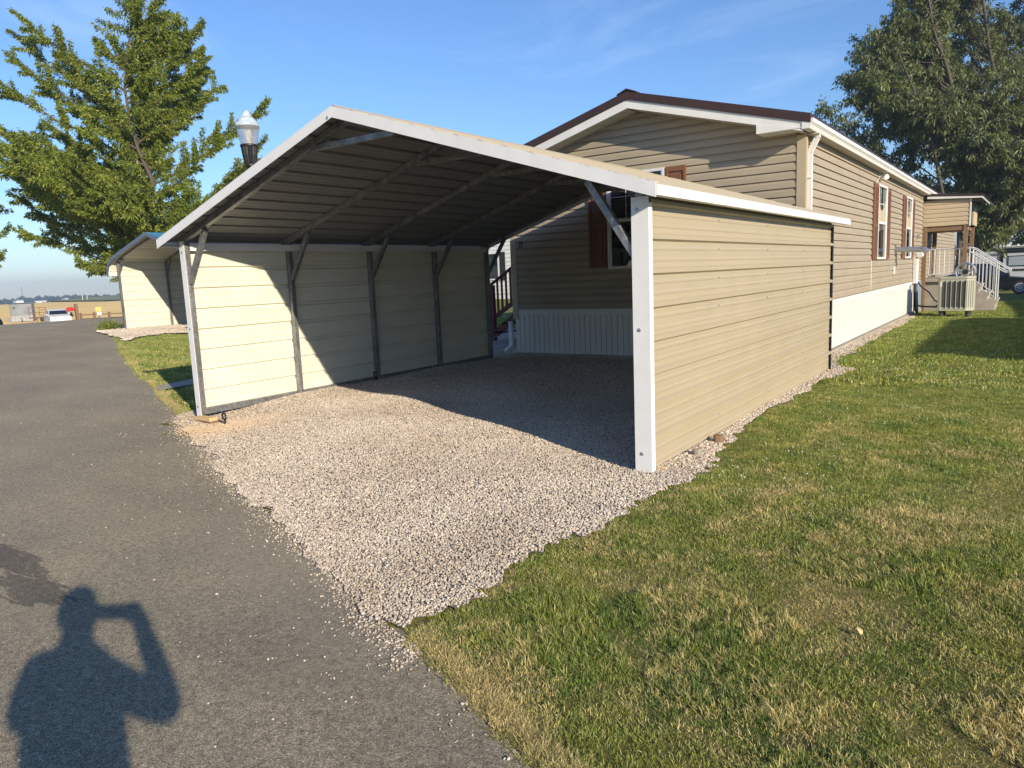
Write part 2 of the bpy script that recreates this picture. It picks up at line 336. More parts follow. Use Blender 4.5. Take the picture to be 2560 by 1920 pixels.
def thing(name, label, cat, loc, group=None):
    loc = cam_scaled(loc)
    o = bpy.data.objects.new(name, None); COL.objects.link(o); o.location = loc; o.empty_display_size = 0.2
    o['_o'] = list(loc); o['label'] = label; o['category'] = cat
    if group: o['group'] = group
    return o
def tag(o, label, cat, group=None):
    o['label'] = label; o['category'] = cat
    if group: o['group'] = group
    return o
def piece(src, name, dx, dy, dz, parent):
    if CAM_SCALE: dx, dy, dz = dx * CAM_SCALE[0], dy * CAM_SCALE[0], dz * CAM_SCALE[0]
    o = src.copy(); o.name = name; COL.objects.link(o); o.parent = parent
    o.location = (src.location[0] + dx, src.location[1] + dy, src.location[2] + dz); o['_o'] = list(parent['_o']); return o
def sstep(x): x = np.clip(x, 0, 1); return x * x * (3 - 2 * x)

# ------------------------------------------------------------------ terrain
def G(x, y):
    x = np.asarray(x, float); y = np.asarray(y, float)
    z = -0.15 * sstep((-0.2 - y) / 2.2) * sstep((x + 13) / 6)
    z = z + 0.23 * sstep((-6 - x) / 14)
    z = z - 2.2 * sstep((-31 - x) / 45)
    z = z - 14 * sstep((-340 - x) / 260)
    z = z - 0.085 * np.exp(-(((x + 5.2) / .75) ** 2 + ((y + .05) / .7) ** 2)) - 0.035 * np.exp(-(((x - .2) / .8) ** 2 + ((y - .5) / 1.3) ** 2))
    near_ = sstep((x + 7) / 1.5) * sstep((7 - x) / 3) * sstep((y + 3.5) / 1.5) * sstep((9 - y) / 2)
    z = z + near_ * (.011 * np.sin(2.1 * x + .8 * y) * np.cos(1.7 * y - .6 * x) + .006 * np.sin(4.3 * x + 2.9 * y + 1))
    right = sstep((x + 6) / 4)
    z = z - right * (0.003 * np.clip(y, 0, 17) + 0.0235 * np.clip(y - 17, 0, 60))
    return z
def Gf(x, y): return float(G(x, y))
def inpoly(px, py, poly):
    c = np.zeros(px.shape, bool); n = len(poly); j = n - 1
    for i in range(n):
        xi, yi = poly[i]; xj, yj = poly[j]
        if yi != yj:
            c ^= ((yi > py) != (yj > py)) & (px < (xj - xi) * (py - yi) / (yj - yi) + xi)
        j = i
    return c
def ragged(poly, step, amp, seed):
    r = np.random.default_rng(seed); out = []
    n = len(poly)
    for i in range(n):
        a = np.array(poly[i], float); b_ = np.array(poly[(i + 1) % n], float); L = np.linalg.norm(b_ - a); k = max(1, int(L / step)); nn = np.array([-(b_ - a)[1], (b_ - a)[0]]) / max(L, 1e-6)
        for t in range(k):
            q = a + (b_ - a) * t / k; q = q + nn * r.normal(0, amp) * (1 if L < 30 else 0); out.append((float(q[0]), float(q[1])))
    return out
def smoothpoly(pts, k=4):
    out = []
    n = len(pts)
    for i in range(n - 1):
        p0, p1, p2, p3 = [np.array(pts[max(0, min(n - 1, j))], float) for j in (i - 1, i, i + 1, i + 2)]
        for t in np.linspace(0, 1, k, endpoint=False):
            out.append(tuple(0.5 * ((2 * p1) + (-p0 + p2) * t + (2 * p0 - 5 * p1 + 4 * p2 - p3) * t * t + (-p0 + 3 * p1 - 3 * p2 + p3) * t ** 3)))
    out.append(tuple(pts[-1])); return out
def sheet(name, poly, cell, dz, mat, rect=None):
    xs = [p[0] for p in poly]; ys = [p[1] for p in poly]
    gx, gy = np.meshgrid(np.arange(min(xs), max(xs), cell), np.arange(min(ys), max(ys), cell)); gx = gx.ravel() + RNG.uniform(-.1, .1, gx.size) * cell; gy = gy.ravel()
    k = inpoly(gx, gy, poly); pts = [Vector(p) for p in poly] + [Vector((float(a), float(b_))) for a, b_ in zip(gx[k], gy[k])]
    n = len(poly)
    vs, es, fs, *_ = delaunay_2d_cdt(pts, [], [list(range(n))], 1, 1e-5)
    vx = np.array([v[0] for v in vs]); vy = np.array([v[1] for v in vs]); z = G(vx, vy) + dz
    me = bpy.data.meshes.new(name); me.from_pydata([(float(a), float(b_), float(c_)) for a, b_, c_ in zip(vx, vy, z)], [], fs); me.materials.append(mat)
    bm = bmesh.new(); bm.from_mesh(me); bmesh.ops.recalc_face_normals(bm, faces=bm.faces)
    if sum(f_.normal.z for f_ in bm.faces) < 0: bmesh.ops.reverse_faces(bm, faces=bm.faces)
    for f_ in bm.faces: f_.smooth = True
    bm.to_mesh(me); bm.free()
    o = bpy.data.objects.new(name, me); COL.objects.link(o); o['kind'] = 'structure'; return o
def axis_coords(lo, hi, near_lo, near_hi, step):
    a = list(np.arange(near_lo, near_hi + 1e-6, step)); s = step
    while a[-1] < hi: s *= 1.22; a.append(a[-1] + s)
    s = step; b_ = [a[0]]
    while b_[-1] > lo: s *= 1.22; b_.append(b_[-1] - s)
    return np.array(sorted(set(b_[1:] + a)))
gx = axis_coords(-1250, 500, -14, 6, 0.3); gy = axis_coords(-500, 900, -7, 18, 0.3)
XX, YY = np.meshgrid(gx, gy); ZZ = G(XX, YY); GROUND_GRID = (XX, YY)
edge = smoothpoly([(3.4, -3.85), (2.1, -3.33), (1.17, -2.94), (0.92, -2.84), (0.53, -2.67), (0.19, -2.52), (-0.24, -2.36), (-0.76, -2.11), (-1.27, -1.90), (-1.84, -1.69), (-2.85, -1.36), (-3.71, -0.97), (-4.77, -0.52), (-5.67, -0.11), (-6.91, 0.36), (-8.08, 0.90), (-11.39, 2.27), (-15.58, 4.19), (-18.24, 5.43), (-20.6, 6.2), (-21.6, 7.2)], 6)
edge_r = ragged(edge, 0.12, 0.022, 5)[:-1]
edge_r = edge_r[:len(edge_r) - 1]
edge_r = [p for p in edge_r if p[0] > -21.7]
# keep only the real edge (ragged() closes the loop; drop the closing run)
cut = next((i for i in range(len(edge_r)) if edge_r[i][0] < -21.3 and edge_r[i][1] > 6.6), len(edge_r) - 1); edge_r = edge_r[:cut + 1]
ROAD = edge_r + [(-22.0, 14), (-22.4, 30), (-24, 70), (-37, 70), (-38, 40), (-37.5, 22), (-37, 10), (-37, -6), (-30, -16), (-8, -16), (3.2, -16)]
def deep(px, py, poly, d):
    ok = inpoly(px, py, poly)
    for a in range(8): ok &= inpoly(px + d * math.cos(a * .785), py + d * math.sin(a * .785), poly)
    return ok
cell = np.maximum(.32, np.maximum(np.abs(XX + 4) - 10, np.abs(YY - 5) - 12) * .2)
DEEP = inpoly(XX, YY, ROAD)
for a in range(8): DEEP &= inpoly(XX + cell * math.cos(a * .785), YY + cell * math.sin(a * .785), ROAD)
ZZ = ZZ - .12 * DEEP
nx, ny = len(gx), len(gy)
idx = np.arange(nx * ny).reshape(ny, nx)
fs = np.stack([idx[:-1, :-1], idx[:-1, 1:], idx[1:, 1:], idx[1:, :-1]], -1).reshape(-1, 4)
me = bpy.data.meshes.new('ground'); me.from_pydata(np.stack([XX.ravel(), YY.ravel(), ZZ.ravel()], 1).tolist(), [], fs.tolist()); me.materials.append(M['turf'])
me.polygons.foreach_set('use_smooth', [True] * len(me.polygons))
ground = bpy.data.objects.new('ground', me); COL.objects.link(ground); ground['kind'] = 'structure'

sheet('road', ROAD, 0.7, 0.004, M['asphalt'])
gl = [(-5.67, -0.11), (-4.77, -0.52), (-3.71, -0.97), (-2.85, -1.36), (-1.84, -1.69), (-1.27, -1.90), (-0.76, -2.11), (-0.40, -2.27), (-0.16, -2.38)]
gr = smoothpoly([(-0.10, -2.38), (-0.03, -2.2), (0.05, -2.06), (0.05, -1.85), (0.00, -1.62), (0.04, -1.42), (0.10, -1.24), (0.22, -1.05), (0.22, -0.80), (0.25, -0.45), (0.34, -0.12), (0.32, 0.27), (0.20, 0.84), (0.13, 1.54), (0.10, 2.34), (0.14, 3.58), (0.13, 4.52), (0.28, 5.30), (0.26, 5.65), (0.02, 5.95), (-0.12, 6.8), (-0.14, 9), (-0.18, 12), (-0.16, 14), (-0.28, 16.4), (-0.5, 16.6)], 6)
GRAVEL = ragged([(p[0] - .02, p[1] - 0.05) for p in smoothpoly(gl, 6)][:-1] + gr + [(-0.52, 6.45), (-5.6, 6.45), (-5.6, 9.4), (-9.6, 10.8), (-9.8, 7.6), (-6.0, 6.2), (-5.72, 4.5), (-5.70, 1.0), (-5.84, 0.15)], 0.10, 0.028, 9)
sheet('gravel_pad', GRAVEL, 0.25, 0.012, M['gravelbed'])
PAD2 = ragged([(-17.4, 5.05), (-15.8, 4.5), (-16.6, 5.3), (-17.0, 6.2), (-14.6, 7.0), (-14.4, 13.5), (-20.6, 13.5), (-20.8, 6.2), (-19.6, 5.75)], 0.25, 0.05, 12)
sheet('gravel_pad', PAD2, 0.5, 0.035, M['gravelbed'])
WALK = [(-8.05, 0.93), (-7.62, 0.76), (-7.75, 1.6), (-8.2, 3.2), (-9.3, 6.5), (-9.75, 6.4), (-8.7, 3.3), (-8.3, 1.7)]
sheet('footpath', WALK, 0.8, 0.02, M['concrete'])

# ------------------------------------------------------------------ scatter tools
def variants(colname, meshes):
    c = bpy.data.collections.new(colname)
    for i, me_ in enumerate(meshes):
        o = bpy.data.objects.new(colname + '_piece', me_); c.objects.link(o)
    return c
def scatter(name, pts, rots, scales, coll, label, cat, seed=0):
    me_ = bpy.data.meshes.new(name); me_.vertices.add(len(pts)); me_.vertices.foreach_set('co', np.asarray(pts, np.float32).ravel())
    a = me_.attributes.new('rot', 'FLOAT_VECTOR', 'POINT'); a.data.foreach_set('vector', np.asarray(rots, np.float32).ravel())
    a = me_.attributes.new('scl', 'FLOAT_VECTOR', 'POINT'); a.data.foreach_set('vector', np.asarray(scales, np.float32).ravel())
    a = me_.attributes.new('pick', 'INT', 'POINT'); a.data.foreach_set('value', RNG.integers(0, len(coll.objects), len(pts)).astype(np.int32))
    o = bpy.data.objects.new(name, me_); COL.objects.link(o)
    ng = bpy.data.node_groups.new(name, 'GeometryNodeTree'); ng.interface.new_socket('Geometry', in_out='INPUT', socket_type='NodeSocketGeometry'); ng.interface.new_socket('Geometry', in_out='OUTPUT', socket_type='NodeSocketGeometry')
    gi = ng.nodes.new('NodeGroupInput'); go = ng.nodes.new('NodeGroupOutput'); ip = ng.nodes.new('GeometryNodeInstanceOnPoints'); ci = ng.nodes.new('GeometryNodeCollectionInfo')
    ci.inputs[0].default_value = coll; ci.inputs['Separate Children'].default_value = True; ci.inputs['Reset Children'].default_value = True; ip.inputs['Pick Instance'].default_value = True
    def att(n_, t):
        q = ng.nodes.new('GeometryNodeInputNamedAttribute'); q.data_type = t; q.inputs[0].default_value = n_; return q.outputs[0]
    er = ng.nodes.new('FunctionNodeEulerToRotation')
    ng.links.new(gi.outputs[0], ip.inputs['Points']); ng.links.new(ci.outputs[0], ip.inputs['Instance']); ng.links.new(att('pick', 'INT'), ip.inputs['Instance Index'])
    ng.links.new(att('rot', 'FLOAT_VECTOR'), er.inputs[0]); ng.links.new(er.outputs[0], ip.inputs['Rotation']); ng.links.new(att('scl', 'FLOAT_VECTOR'), ip.inputs['Scale']); ng.links.new(ip.outputs[0], go.inputs[0])
    md = o.modifiers.new('scatter', 'NODES'); md.node_group = ng
    o['kind'] = 'stuff'; o['label'] = label; o['category'] = cat; return o
# stones
stones = []
for k in range(8):
    bm = bmesh.new(); bmesh.ops.create_icosphere(bm, subdivisions=1, radius=0.5)
    r = random.Random(k)
    sc = (r.uniform(.8, 1.25), r.uniform(.7, 1.0), r.uniform(.5, .8))
    for v in bm.verts:
        q = r.uniform(.72, 1.15); v.co = Vector((v.co.x * sc[0] * q, v.co.y * sc[1] * q, v.co.z * sc[2] * q))
    me_ = bpy.data.meshes.new('stone'); bm.to_mesh(me_); bm.free(); me_.materials.append(M['stone']); stones.append(me_)
STONES = variants('stones', stones)
# tufts
def tuft(seed, nb, h, spread, wid, lean, dry=0.0):
    r = random.Random(seed); V, F, T = [], [], []
    for i in range(nb):
        a = r.uniform(0, 2 * math.pi); d = r.random() ** .5 * spread; bx, by = d * math.cos(a), d * math.sin(a)
        hh_ = h * r.uniform(.45, 1.1); ln = r.uniform(.15, 1) * lean * hh_; la = a + r.uniform(-1.3, 1.3); lx, ly = math.cos(la), math.sin(la)
        w_ = wid * r.uniform(.7, 1.2); fa = r.uniform(0, math.pi); wx, wy = math.cos(fa) * w_ / 2, math.sin(fa) * w_ / 2
        o = len(V)
        for t, ww in ((0, 1), (.4, .9), (.75, .6)):
            cx_, cy_, cz_ = bx + lx * ln * t * t, by + ly * ln * t * t, hh_ * (t - .18 * t * t * lean)
            V += [(cx_ - wx * ww, cy_ - wy * ww, cz_), (cx_ + wx * ww, cy_ + wy * ww, cz_)]
        V.append((bx + lx * ln, by + ly * ln, hh_ * (1 - .3 * lean)))
        F += [(o, o + 1, o + 3, o + 2), (o + 2, o + 3, o + 5, o + 4), (o + 4, o + 5, o + 6)]
        tone = r.random(); tone = (0.55 if tone > .86 else tone * .3) + dry * r.random()
        T += [tone] * 7
    me_ = bpy.data.meshes.new('tuft'); me_.from_pydata(V, [], F); me_.materials.append(M['blade'])
    a = me_.attributes.new('tone', 'FLOAT', 'POINT'); a.data.foreach_set('value', T); return me_
TUFTS = variants('tufts', [tuft(k, 20, 0.024, 0.035, 0.0026, 1.0) for k in range(6)])
LONG = variants('long_tufts', [tuft(40 + k, 14, 0.065, 0.03, 0.004, 0.9) for k in range(4)])
FAR = variants('far_tufts', [tuft(80 + k, 16, 0.045, 0.09, 0.009, 0.7) for k in range(4)])
STRAW = variants('straw_tufts', [tuft(140 + k, 16, 0.055, 0.035, 0.0035, 1.1, 1.3) for k in range(4)])
def pts_in(n, x0, x1, y0, y1):
    return RNG.uniform(x0, x1, n), RNG.uniform(y0, y1, n)
def off_lawn(x, y, pad=0.0):
    bad = inpoly(x, y, ROAD) | inpoly(x, y, GRAVEL) | inpoly(x, y, PAD2) | inpoly(x, y, WALK)
    bad |= (x > -5.6) & (x < -0.5) & (y > 6.3) & (y < 30.5)
    bad |= (x > -5.6) & (x < 0.02) & (y > -0.1) & (y < 5.7)
    return bad
def frame_mask(x, y, z=0.0, m=0.12):
    d0 = x - CAM.x; d1 = y - CAM.y; d2 = z - CAM.z
    zz = d0 * cf.x + d1 * cf.y + d2 * cf.z; uu = (d0 * cr.x + d1 * cr.y + d2 * cr.z) / np.maximum(zz, .01); vv = (d0 * cu.x + d1 * cu.y + d2 * cu.z) / np.maximum(zz, .01)
    return (zz > 0.2) & (np.abs(uu) < 0.70 + m + .25) & (np.abs(vv) < 0.524 + m + .25), zz
def lawn(n, box, dmin, dmax, keep=1.0):
    x, y = pts_in(n, *box); ok, zz = frame_mask(x, y); dd_ = np.hypot(x - CAM.x, y - CAM.y)
    k = ok & (dd_ >= dmin) & (dd_ < dmax) & ~off_lawn(x, y); return x[k], y[k]
def do_grass(name, x, y, coll, smin, smax, label, patch=True):
    n = len(x); z = G(x, y) - 0.004
    s = RNG.uniform(smin, smax, n)
    if patch:
        pn = np.sin(x * 2.1 + np.sin(y * 1.7) * 1.3) * np.cos(y * 2.4 + 1.1 * np.sin(x * 1.9)); s = s * (1 + 0.28 * pn)
    rot = np.stack([RNG.normal(0, .12, n), RNG.normal(0, .12, n), RNG.uniform(0, 6.28, n)], 1)
    return scatter(name, np.stack([x, y, z], 1), rot, np.stack([s, s, s * RNG.uniform(.8, 1.2, n)], 1), coll, label, 'grass')
x1, y1 = lawn(95000, (0.0, 7, -4.5, 1.5), 0.4, 4.2); do_grass('grass', x1, y1, TUFTS, .75, 1.35, 'short mown lawn grass, part green and part straw dry, beside the gravel')
x2, y2 = lawn(170000, (-0.6, 9, -2.5, 7.5), 4.2, 9.0); do_grass('grass', x2, y2, TUFTS, .85, 1.4, 'green lawn grass along the tan carport wall')
x3, y3 = lawn(150000, (-0.6, 16, 2, 34), 9.0, 32); do_grass('grass', x3, y3, FAR, .6, 1.1, 'green lawn grass beside the house, partly in shade')
x4, y4 = lawn(70000, (-21, -5.6, -.2, 14), 4.0, 28); do_grass('grass', x4, y4, FAR, .6, 1.0, 'strip of lawn grass between the two carports')
# longer pale fringe along the asphalt and taller clumps
ex = np.array(edge); seg = ex[:-1]; dv = ex[1:] - ex[:-1]
k = RNG.integers(0, len(seg), 9000); t = RNG.random(9000)[:, None]; q = seg[k] + dv[k] * t + RNG.normal(0, .028, (9000, 2)) + np.array([0.03, 0.05])
kk = (q[:, 0] > 0.02) | (q[:, 0] < -5.55) | ((q[:, 0] > -.75) & (q[:, 0] < -.30) & (RNG.random(9000) < .22))
kk &= ~((q[:, 0] < -15.5)) & (q[:, 0] < 3.1); q = q[kk]
do_grass('edge_grass', q[:, 0], q[:, 1], STRAW, .40, .85, 'straw coloured longer grass fringing the edge of the asphalt', False)
cl = []
for c_ in [(1.3, -2.1, .25), (1.05, -1.7, .3), (0.62, -2.2, .22), (1.9, -2.5, .3), (2.3, -1.9, .25), (1.6, -.9, .3), (0.5, -1.2, .15), (2.6, -2.6, .35), (.45, -1.9, .2), (3.0, -1.4, .3)]:
    n = int(900 * c_[2] * 2); a = RNG.uniform(0, 6.28, n); d = RNG.random(n) ** .5 * c_[2]; cl.append(np.stack([c_[0] + d * np.cos(a) * 1.3, c_[1] + d * np.sin(a) * .8], 1))
cl = np.concatenate(cl); cl = cl[~off_lawn(cl[:, 0], cl[:, 1])]
do_grass('tall_grass', cl[:, 0], cl[:, 1], LONG, .5, .95, 'darker taller clumps of green grass near the corner of the gravel', False)
# gravel stones
def do_stones(name, x, y, smin, smax, label, lift=0.0):
    n = len(x); s = RNG.uniform(smin, smax, n) * np.exp(RNG.normal(0, .18, n)); z = G(x, y) + 0.014 + lift + s * .12 + RNG.uniform(0, .006, n)
    rot = RNG.uniform(0, 6.28, (n, 3)); rot[:, :2] *= .15
    return scatter(name, np.stack([x, y, z], 1), rot, np.stack([s, s, s], 1), STONES, label, 'gravel')
x, y = pts_in(700000, -5.9, .6, -2.7, 6.5); k = inpoly(x, y, GRAVEL); ok, zz = frame_mask(x, y); k &= ok & (RNG.random(700000) < np.clip(1.5 - np.hypot(x - CAM.x, y - CAM.y) * .11, .25, 1)); x, y = x[k], y[k]
do_stones('gravel', x, y, .0065, .0165, 'pale crushed limestone gravel under and in front of the carport')
x, y = pts_in(26000, -.6, .5, .2, 16.5); k = inpoly(x, y, GRAVEL) & (x > -.0); k |= inpoly(x, y, GRAVEL) & (y > 6.4); x, y = x[k], y[k]
do_stones('gravel', x, y, .014, .03, 'narrow band of gravel along the foot of the walls')
x, y = pts_in(60000, -20.6, -14.4, 4.4, 13.5); k = inpoly(x, y, PAD2); x, y = x[k], y[k]
do_stones('gravel', x, y, .02, .05, 'pale gravel pad in front of and under the blue roofed carport', .03)
# stray pebbles on asphalt, denser by the gravel
k = RNG.integers(0, len(seg), 11000); t = RNG.random(11000)[:, None]; q = seg[k] + dv[k] * t; off = np.abs(RNG.normal(0, .075, 11000)) * (1 + 4 * (RNG.random(11000) < .09)) ; q[:, 0] -= off * .45; q[:, 1] -= off * .9
kk = (q[:, 0] > -5.7) & (q[:, 0] < .15) | (RNG.random(11000) < .03); q = q[kk]; ok, _ = frame_mask(q[:, 0], q[:, 1]); q = q[ok]
xs_, ys_ = pts_in(420, -9, 2, -5, 1); kk = inpoly(xs_, ys_, ROAD); q = np.concatenate([q, np.stack([xs_[kk], ys_[kk]], 1)])
do_stones('pebbles', q[:, 0], q[:, 1], .004, .013, 'loose pale pebbles strewn over the asphalt by the gravel edge', -0.010)
# white clover heads
x, y = lawn(7200, (0.4, 8, -1, 9), 4.8, 13); k = (np.sin(x * 1.9 + y) * np.cos(y * 1.3 - x * .7) > .15) & (RNG.random(len(x)) < .36); x, y = x[k], y[k]
bm = bmesh.new(); bmesh.ops.create_icosphere(bm, subdivisions=1, radius=.5); me_ = bpy.data.meshes.new('clover'); bm.to_mesh(me_); bm.free(); me_.materials.append(M['vinylwhite']); CLV = variants('clover_heads', [me_])
n = len(x); scatter('clover', np.stack([x, y, G(x, y) + .035], 1), RNG.uniform(0, 6, (n, 3)), np.tile(RNG.uniform(.006, .011, n)[:, None], (1, 3)), CLV, 'small white clover heads dotted over the lawn', 'clover')

# ================================================================== carport (near)
def corr(name, org, dt, dn, dl, width, length, ribs, mats, parent, minor=True, rib_h=0.029, dz=0.0):
    """ribbed steel sheet: profile along dt, ribs standing out along dn, run along dl"""
    org, dt, dn, dl = Vector(org), Vector(dt), Vector(dn), Vector(dl)
    prof = [(0, 0)]
    ev = []
    for r_ in ribs: ev.append((r_, 0.028, 0.014, rib_h))
    if minor:
        for a, b_ in zip([0 - .05] + list(ribs), list(ribs) + [width + .05]):
            for t in (1 / 3, 2 / 3):
                c_ = a + (b_ - a) * t
                if 0.02 < c_ < width - 0.02 and b_ - a > .15: ev.append((c_, 0.015, 0.007, 0.0028))
    for c_, hb, ht, h in sorted(ev):
        for t, z in ((c_ - hb, 0), (c_ - ht, h), (c_ + ht, h), (c_ + hb, 0)):
            if prof[-1][0] + 1e-4 < t < width: prof.append((t, z))
    prof.append((width, prof[-1][1] if prof[-1][0] > width - .02 else 0))
    n = len(prof); V = []; F = []; MI = []
    for lay in (0, 0.0022):
        for s_ in (0, length):
            for t, z in prof: V.append(org + dt * t + dn * (z - lay) + dl * s_)
    for i in range(n - 1):
        F.append((i, i + 1, n + i + 1, n + i)); MI.append(0)
        F.append((2 * n + i, 3 * n + i, 3 * n + i + 1, 2 * n + i + 1)); MI.append(1)
        F.append((i, 2 * n + i, 2 * n + i + 1, i + 1)); MI.append(0); F.append((n + i, n + i + 1, 3 * n + i + 1, 3 * n + i)); MI.append(0)
    F.append((0, n, 3 * n, 2 * n)); MI.append(0); F.append((n - 1, 3 * n - 1, 4 * n - 1, 2 * n - 1)); MI.append(0)
    mb = MB(); mb.v = [tuple(v) for v in V]; mb.f = F; mb.m = MI
    return mb.build(name, mats, parent)
RID, SL = -2.73, 0.318
def zr(x, top=2.835): return top - SL * abs(x - RID)
cp = thing('carport', 'open tan metal carport with white trim and galvanised frame in the middle of the picture', 'carport', (-2.73, 2.75, 0))
MB().prism([(RID - .13, zr(RID - .13) + .004), (RID, 2.848), (RID + .13, zr(RID + .13) + .004), (RID + .13, zr(RID + .13) + .007), (RID, 2.852), (RID - .13, zr(RID - .13) + .007)], 1, -.17, 5.70).build('ridge_cap', M['tan'], cp)
for j, (a, b_, ribs) in enumerate(((0.0, 0.960, (.2286, .457, .686, .914)), (0.945, 1.85, (.198, .426, .655, .885)))):
    corr('wall_panel', (0.004 - .0025 * j, 0.035, a), (0, 0, 1), (1, 0, 0), (0, 1, 0), b_ - a + (.085 if j else 0), 5.46, ribs, [M['tan'], M['cream']], cp)
    corr('wall_panel', (-5.469 + .0025 * j, 0.035, a), (0, 0, 1), (-1, 0, 0), (0, 1, 0), b_ - a, 5.46, ribs, [M['tan'], M['cream']], cp)
slope_len = math.hypot(2.89, 2.89 * SL); nrm = Vector((SL, 0, 1)).normalized()
for side in (1, -1):
    dt = Vector((-side, 0, SL)).normalized(); n_ = Vector((side * SL, 0, 1)).normalized()
    e0 = Vector((RID + side * 2.88, -0.165, zr(RID + side * 2.88) - 0.019)); t0 = 0.0; j = 0
    while t0 < slope_len - 0.05:
        w_ = min(0.922, slope_len - t0 + 0.035)
        corr('roof_panel', e0 + dt * t0 + n_ * (0.0015 * (j % 2)), dt, n_, (0, 1, 0), w_ - .002, 5.86, [r_ for r_ in (.06, .2886, .517, .746) if r_ < w_ - .03], [M['tan'], M['taupe']], cp)
        t0 += 0.914; j += 1
ys_b = (0.03, 1.39, 2.75, 4.11, 5.44)
for i, y in enumerate(ys_b):
    for s, xp in ((1, -0.034), (-1, -5.431)):
        MB().box(xp - .03, xp + .03, y - .03, y + .03, 0.055 if not (i == 0 and s == -1) else 0.03, zr(xp) - .075).build('post', M['galv'], cp, .004)
        xe = RID + s * (2.735 if s > 0 else 2.80)
        MB().beam((xe, y, zr(xe) - .055), (RID + s * .012, y, zr(RID + s * .012) - .055), .06, .06, nrm).build('rafter', M['galv'], cp, .004)
        xb = xp - s * .03; xt = xp - s * 0.40
        MB().beam((xb, y, 1.45), (xt, y, zr(xt) - .10), .05, .05, (s, 0, 1)).build('knee_brace', M['galv'], cp, .003)
    MB().beam((-3.24, y - .001, 2.585), (-2.22, y - .001, 2.585), .045, .05).build('peak_brace', M['galv'], cp, .003)
for xp in (-0.034, -5.431):
    MB().box(xp - .032, xp + .032, 0.0, 5.47, 0.0 if xp > -1 else -.015, 0.054).build('base_rail', M['galv'], cp, .004)
MB().box(-5.40, -5.396, 0.06, 5.41, 1.795, 1.865).box(-5.47, -5.396, 0.06, 5.41, 1.866, 1.872).build('wall_top_trim', M['white'], cp)
for s in (1, -1):
    xe = RID + s * 2.895; dzt = .09
    mb = MB(); pts = [(xe, zr(xe) - dzt + .005), (RID, zr(RID) - dzt + .005), (RID, zr(RID) + .005), (xe, zr(xe) + .005)]
    mb.prism(pts, 1, -.186, -.180); mb.prism([(xe, zr(xe) + .0062), (RID, zr(RID) + .0062), (RID, zr(RID) + .009), (xe, zr(xe) + .009)], 1, -.1862, -.14); mb.build('rake_trim', M['white'], cp)
    mb = MB(); mb.prism([(xe, zr(xe) - dzt + .02), (RID, zr(RID) - dzt + .02), (RID, zr(RID) + .005), (xe, zr(xe) + .005)], 1, 5.70, 5.706).build('rake_trim', M['white'], cp)
    x_ = xe - s * .004
    mb = MB().box(min(x_, x_ + s * .006), max(x_, x_ + s * .006), -.172, 5.80, zr(xe) - .07, zr(xe) - .004); mb.box(min(x_ - s * .05, x_), max(x_ - s * .05, x_), -.165, 5.69, zr(xe) - .07, zr(xe) - .066); mb.build('eave_trim', M['white'], cp)
MB().box(-.092, .034, -.010, -.004, -.03, 1.86).box(.030, .036, -.004, .042, -.03, 1.82).build('corner_trim', M['white'], cp)
MB().box(-5.485, -5.405, -.010, -.004, -.05, 1.90).box(-5.491, -5.485, -.01, .042, -.05, 1.86).build('corner_trim', M['white'], cp)
MB().box(0.0, .03, 5.497, 5.503, -.02, 1.84).box(.024, .030, 5.455, 5.497, -.02, 1.84).build('corner_trim', M['dark'], cp)
mb = MB()
def bolt(mb, c, ax, r=.008):
    d = [(r, 0), (r * 1.1, .003), (r * .6, .006), (r * .3, .007)]
    t = MB().lathe(d, (0, 0, 0), 6)
    for i, v in enumerate(t.v):
        t.v[i] = (c[0] + v[2], c[1] + v[0], c[2] + v[1]) if ax == 0 else (c[0] + v[0], c[1] - v[2], c[2] + v[1])
    mb.add(t.v, t.f)
for y in ys_b[1:4]:
    for k in range(8): bolt(mb, (0.0045, y + .0, .155 + .2286 * k), 0, .009)
mb.build('screws', M['silver'], cp, kind='stuff')
for c_ in ((-.05, -.01, 1.78), (-.045, -.01, .98), (-.04, -.01, .12), (-5.45, -.01, 1.78), (-5.45, -.01, .95), (-5.45, -.01, .08), (RID - .05, -.187, 2.755)):
    mb = MB(); bolt(mb, c_, 1, .013); mb.build('bolt', M['silver'], cp)
mb = MB()
for s in (1,):
    for k in range(13):
        x_ = RID + s * (.12 + k * .2286 * .953)
        for y in (0.03, 5.44): mb.box(x_ - .006, x_ + .006, y - .006 - .1 * (y < 1), y + .006 - .1 * (y < 1), zr(x_) - .002, zr(x_) + .010)
mb.build('roof_screws', M['silver'], cp, kind='stuff')
# things under and by the rails
w_ = thing('wood_block', 'yellow new wood block under the front left foot of the carport', 'wood block', (-5.3, 0.0, -.06))
MB().box(-5.43, -5.14, -.085, .015, -.055, -.018).build('upper_board', M['newwood'], w_, .003)
MB().box(-5.29, -5.13, -.08, .02, -.10, -.056).build('lower_board', M['wood'], w_, .003)
o = MB().prism([(.02, .10), (.07, .095), (.085, .15), (.03, .17)], 2, -.035, .0).build('wood_block', M['newwood'], None, .003); tag(o, 'small pale wood chip at the foot of the front right post', 'wood block')
for k, (bx, by, s, lab) in enumerate(((0.10, 1.12, .7, 'tan stone block propping the tan wall, behind its smaller neighbour'), (0.115, .62, .6, 'broken brownish brick on the gravel nearest the front right post'))):
    mb = MB(); r = random.Random(k); poly = [(bx + s * .055 * math.cos(a) * r.uniform(.8, 1.2), by + s * .075 * math.sin(a) * r.uniform(.8, 1.2)) for a in (0.3, 1.3, 2.5, 3.4, 4.4, 5.4)]
    o = mb.prism(poly, 2, -.03, .055 * s).build('brick', M['concrete'] if k else M['wood'], None, .008); tag(o, lab, 'brick')
